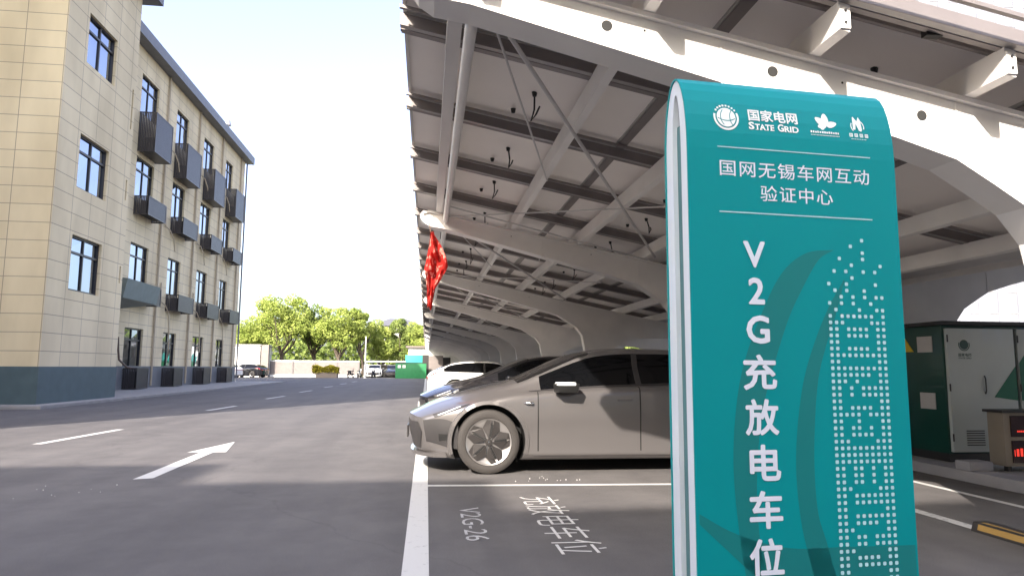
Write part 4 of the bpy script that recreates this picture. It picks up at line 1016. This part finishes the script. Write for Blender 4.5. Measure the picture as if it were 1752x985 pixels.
MB().tube([(0,0,0),(0,0,.25)], .14, n=12).build('base', M['wallwhite'], PL, smooth=True); MB().tube([(0,0,.25),(0,0,4.45)], [.085, .05], n=12).build('shaft', M['wallwhite'], PL, smooth=True)
CN = empty('green_container', (-3.3, 75, 0), 'green metal container with pale notices beside the far end of the carport', 'container')
MB().box(0, 3.3, 0, 2, 0, 1.62).build('body', M['skip'], CN, bevel=.02)
for k in range(2): MB().box(.25+k*.5, .58+k*.5, -.012, -.002, 1.1, 1.42).build('notice', M['wallwhite'], CN)
for k in range(7): MB().box(.1+k*.5, .14+k*.5, -.03, -.002, .05, 1.0).build('rib', M['skip'], CN)
MB().box(-.03, 3.33, -.03, 2.03, 1.62, 1.68).build('rim', M['cladding'], CN)
TQ = empty('turquoise_unit', (-2.35, 78, 0), 'turquoise cabin with a dark opening rising behind the green container', 'cabin')
MB().box(0, 1.9, 0, 2, 0, 2.55).build('body', M['turq'], TQ, bevel=.02); MB().box(1.9, 2.6, 0, 1, 0, 2.6).build('side_panel', M['cladding'], TQ); MB().box(2.6, 4.2, 0, 1, 0, 2.5).build('grey_panel', M['fence'], TQ)
WS = empty('white_building', (-2.2, 84, 0), 'low white building with thin brown eave beyond the green container', 'building')
MB().box(0, 14, 0, 6, 0, 3.55).build('wall', M['wallwhite'], WS); MB().box(-.3, 14.3, -.4, 6.3, 3.55, 3.75).build('roof', M['planter'], WS)
for k in range(5): MB().box(1.2+k*2.6, 2.5+k*2.6, -.02, -.002, 1.1, 2.4).build('window', M['frame'], WS)
RF = empty('hip_roof_house', (-6.5, 150, 0), 'distant pale house with a dark hipped roof above the trees', 'house')
MB().box(-4.8, 4.6, 0, 9, 0, 10.0).build('wall', M['wallwhite'], RF)
m = MB(); m.v = [(-5.8,-1,10),(5.6,-1,10),(5.6,10,10),(-5.8,10,10),(-1.8,4.5,11.9),(1.6,4.5,11.9)]; m.f = [(0,1,5,4),(1,2,5),(2,3,4,5),(3,0,4),(0,3,2,1)]; m.m = [0]*5; m.build('roof', M['roofdark'], RF)
for k in range(4): MB().box(-3.9+k*2.2, -2.8+k*2.2, -.03, -.002, 7.4, 8.9).build('window', M['frame'], RF)
SH = empty('shelter', (-7.2, 84, 0), 'low white flat-roofed shelter over the distant cars', 'shelter')
MB().box(0, 7.2, -.6, 2.2, 1.78, 1.92).build('roof', M['wallwhite'], SH)
for x in (.1, 3.5, 6.9): MB().box(x, x+.1, 0, .1, 0, 1.78).build('post', M['wallwhite'], SH)
# distant cars reuse the nearby car's meshes
def far_car(src, loc, rz, mat, label, group):
    c = copy_tree(src, label); c.location = loc; c.rotation_euler.z = rz; c['group'] = group
    for ch in c.children:
        if ch.name.startswith('body') or ch.name.startswith('wheel_arch') or ch.name.startswith('front_lip') or ch.name.startswith('sill'):
            ch.data = ch.data.copy(); ch.data.materials[0] = mat
    return c
fg = 'small distant parked cars'
far_car(c1, (-21.3, 78.6, 0), R(-28), M['black_paint'], 'black car parked against the white shed beyond the beige building', fg)
far_car(c1, (-23.3, 75.3, 0), R(-25), M['white_paint'], 'pale car half hidden by the corner of the beige building', fg)
far_car(c1, (-6.0, 80.0, 0), R(90), M['white_paint'], 'white car under the low shelter, left of the dark one', fg)
far_car(c1, (-3.9, 80.0, 0), R(90), M['black_paint'], 'dark car under the low shelter, right of the white one', fg)
# people with scooters by the pole
def person(loc, shirt, label, rz=0, h=1.68):
    p = empty('person', loc, label, 'person', None, rz)
    def skin(name, verts, edges, radii, mat):
        me = bpy.data.meshes.new(name); me.from_pydata(verts, edges, []); o = bpy.data.objects.new(name, me); col.objects.link(o)
        md = o.modifiers.new('s', 'SKIN'); sv = me.skin_vertices[0].data if me.skin_vertices else None
        for i, r in enumerate(radii): sv[i].radius = r
        sv[0].use_root = True
        o.modifiers.new('d', 'SUBSURF').levels = 1
        dg = bpy.context.evaluated_depsgraph_get(); m2 = bpy.data.meshes.new_from_object(o.evaluated_get(dg)); bpy.data.objects.remove(o)
        m2.materials.append(mat); o = bpy.data.objects.new(name, m2); col.objects.link(o); o.parent = p; m2.polygons.foreach_set('use_smooth', [True]*len(m2.polygons)); return o
    me = bpy.data.meshes.new('probe')
    V = [(0,0,.90),(0,0,1.15),(0,0,1.38),(0,0,1.47),(0,-.01,1.60),(.11,0,.86),(.13,.03,.48),(.13,-.02,.07),(.13,-.14,.03),(-.11,0,.86),(-.13,-.05,.48),(-.13,.02,.07),(-.13,-.10,.03),(.19,0,1.36),(.25,.02,1.08),(.24,-.12,.86),(-.19,0,1.36),(-.25,.02,1.08),(-.24,-.12,.86)]
    Ed = [(0,1),(1,2),(2,3),(3,4),(0,5),(5,6),(6,7),(7,8),(0,9),(9,10),(10,11),(11,12),(2,13),(13,14),(14,15),(2,16),(16,17),(17,18)]
    Rd = [(.14,.10),(.14,.10),(.15,.10),(.055,.055),(.09,.11),(.09,.09),(.06,.065),(.045,.045),(.04,.035),(.09,.09),(.06,.065),(.045,.045),(.04,.035),(.06,.06),(.045,.045),(.035,.035),(.06,.06),(.045,.045),(.035,.035)]
    bm = bmesh.new(); bv = [bm.verts.new(v) for v in V]
    lay = bm.verts.layers.skin.verify()
    for (a, b) in Ed: bm.edges.new((bv[a], bv[b]))
    for i, v in enumerate(bv): v[lay].radius = Rd[i]; v[lay].use_root = (i == 0)
    bm.to_mesh(me); bm.free()
    o = bpy.data.objects.new('t', me); col.objects.link(o); o.modifiers.new('s', 'SKIN'); o.modifiers.new('d', 'SUBSURF').levels = 1
    dg = bpy.context.evaluated_depsgraph_get(); m2 = bpy.data.meshes.new_from_object(o.evaluated_get(dg)); bpy.data.objects.remove(o)
    m2.materials.clear(); m2.materials.append(shirt); m2.materials.append(M['darkc']); m2.materials.append(M['skin'])
    for f in m2.polygons:
        z = f.center.z; f.material_index = 2 if z > 1.44 else (1 if z < .88 and abs(f.center.x) < .2 else (2 if z < .93 and abs(f.center.x) > .2 else 0)); f.use_smooth = True
    b = bpy.data.objects.new('body', m2); col.objects.link(b); b.parent = p
    hm_ = MB(); hm_.tube([(0,.02,1.60),(0,.02,1.66),(0,.015,1.71),(0,.01,1.735)], [.10,.105,.075,.02], n=10); hm_.build('hair', M['black'], b, smooth=True)
    return p
def scooter(loc, rz, label, mat):
    s = empty('scooter', loc, label, 'scooter', 'scooters parked by the white pole', rz)
    for x in (-.6, .6):
        w_ = MB(); w_.lathe_y([(-.04,.16),(-.05,.22),(0,.25),(.05,.22),(.04,.16)], (x, 0, .25), n=18); w_.build('wheel', M['black'], s, smooth=True)
    MB().tube([(-.55,0,.3),(-.5,0,.62),(-.1,0,.70),(.0,0,.35),(.3,0,.32),(.5,0,.75),(.52,0,.98)], [.08,.13,.12,.1,.09,.09,.04], n=10).build('body', mat, s, smooth=True)
    MB().box(-.6,-.02,-.13,.13,.72,.80).build('seat', M['black'], s, bevel=.03); MB().tube([(.5,-.3,1.0),(.52,0,1.02),(.5,.3,1.0)], .02).build('handlebar', M['cladding'], s)
scooter((-8.1, 76.2, 0), R(70), 'dark scooter farthest left of the three by the white pole', M['cladding']); scooter((-7.2, 76.4, 0), R(80), 'white scooter beside the white pole', M['wallwhite']); scooter((-5.7, 76.4, 0), R(80), 'dark scooter right of the white pole', M['darkc'])
# pale tower, upper right
TW = empty('office_tower', (70, 85, 0), 'tall pale tower glimpsed above the near end of the carport', 'building')
MB().box(-22, 40, 0, 20, 0, 75).build('wall', M['tower'], TW)
m = MB()
for k in range(21): m.box(-21.9+k*3, -20.4+k*3, -.12, -.01, 2, 74)
m.build('glass_strips', M['towerglass'], TW)
m = MB()
for k in range(24): m.box(-22, 40, -.06, -.005, 3+k*3, 3.12+k*3)
m.build('floor_line', M['pframe'], TW)
# cabinet fittings
for dd, xa in ((d1, .03), (d2, .99)):
    for z in (.25, .85, 1.45):
        m = MB(); m.tube([(xa+.0, -.036, z), (xa+.0, -.036, z+.09)], .009, n=8); m.build('hinge', M['cladding'], dd, smooth=True)
    m = MB()
    for k in range(7): m.box(xa+.18, xa+.42, -.036, -.031, .20+k*.028, .212+k*.028)
    m.build('vent_louvre', M['cladding'], dd)
m = MB(); m.box(-.001, 2.801, .012, 2.61, 0, .10); m.build('plinth', M['cladding'], CB)
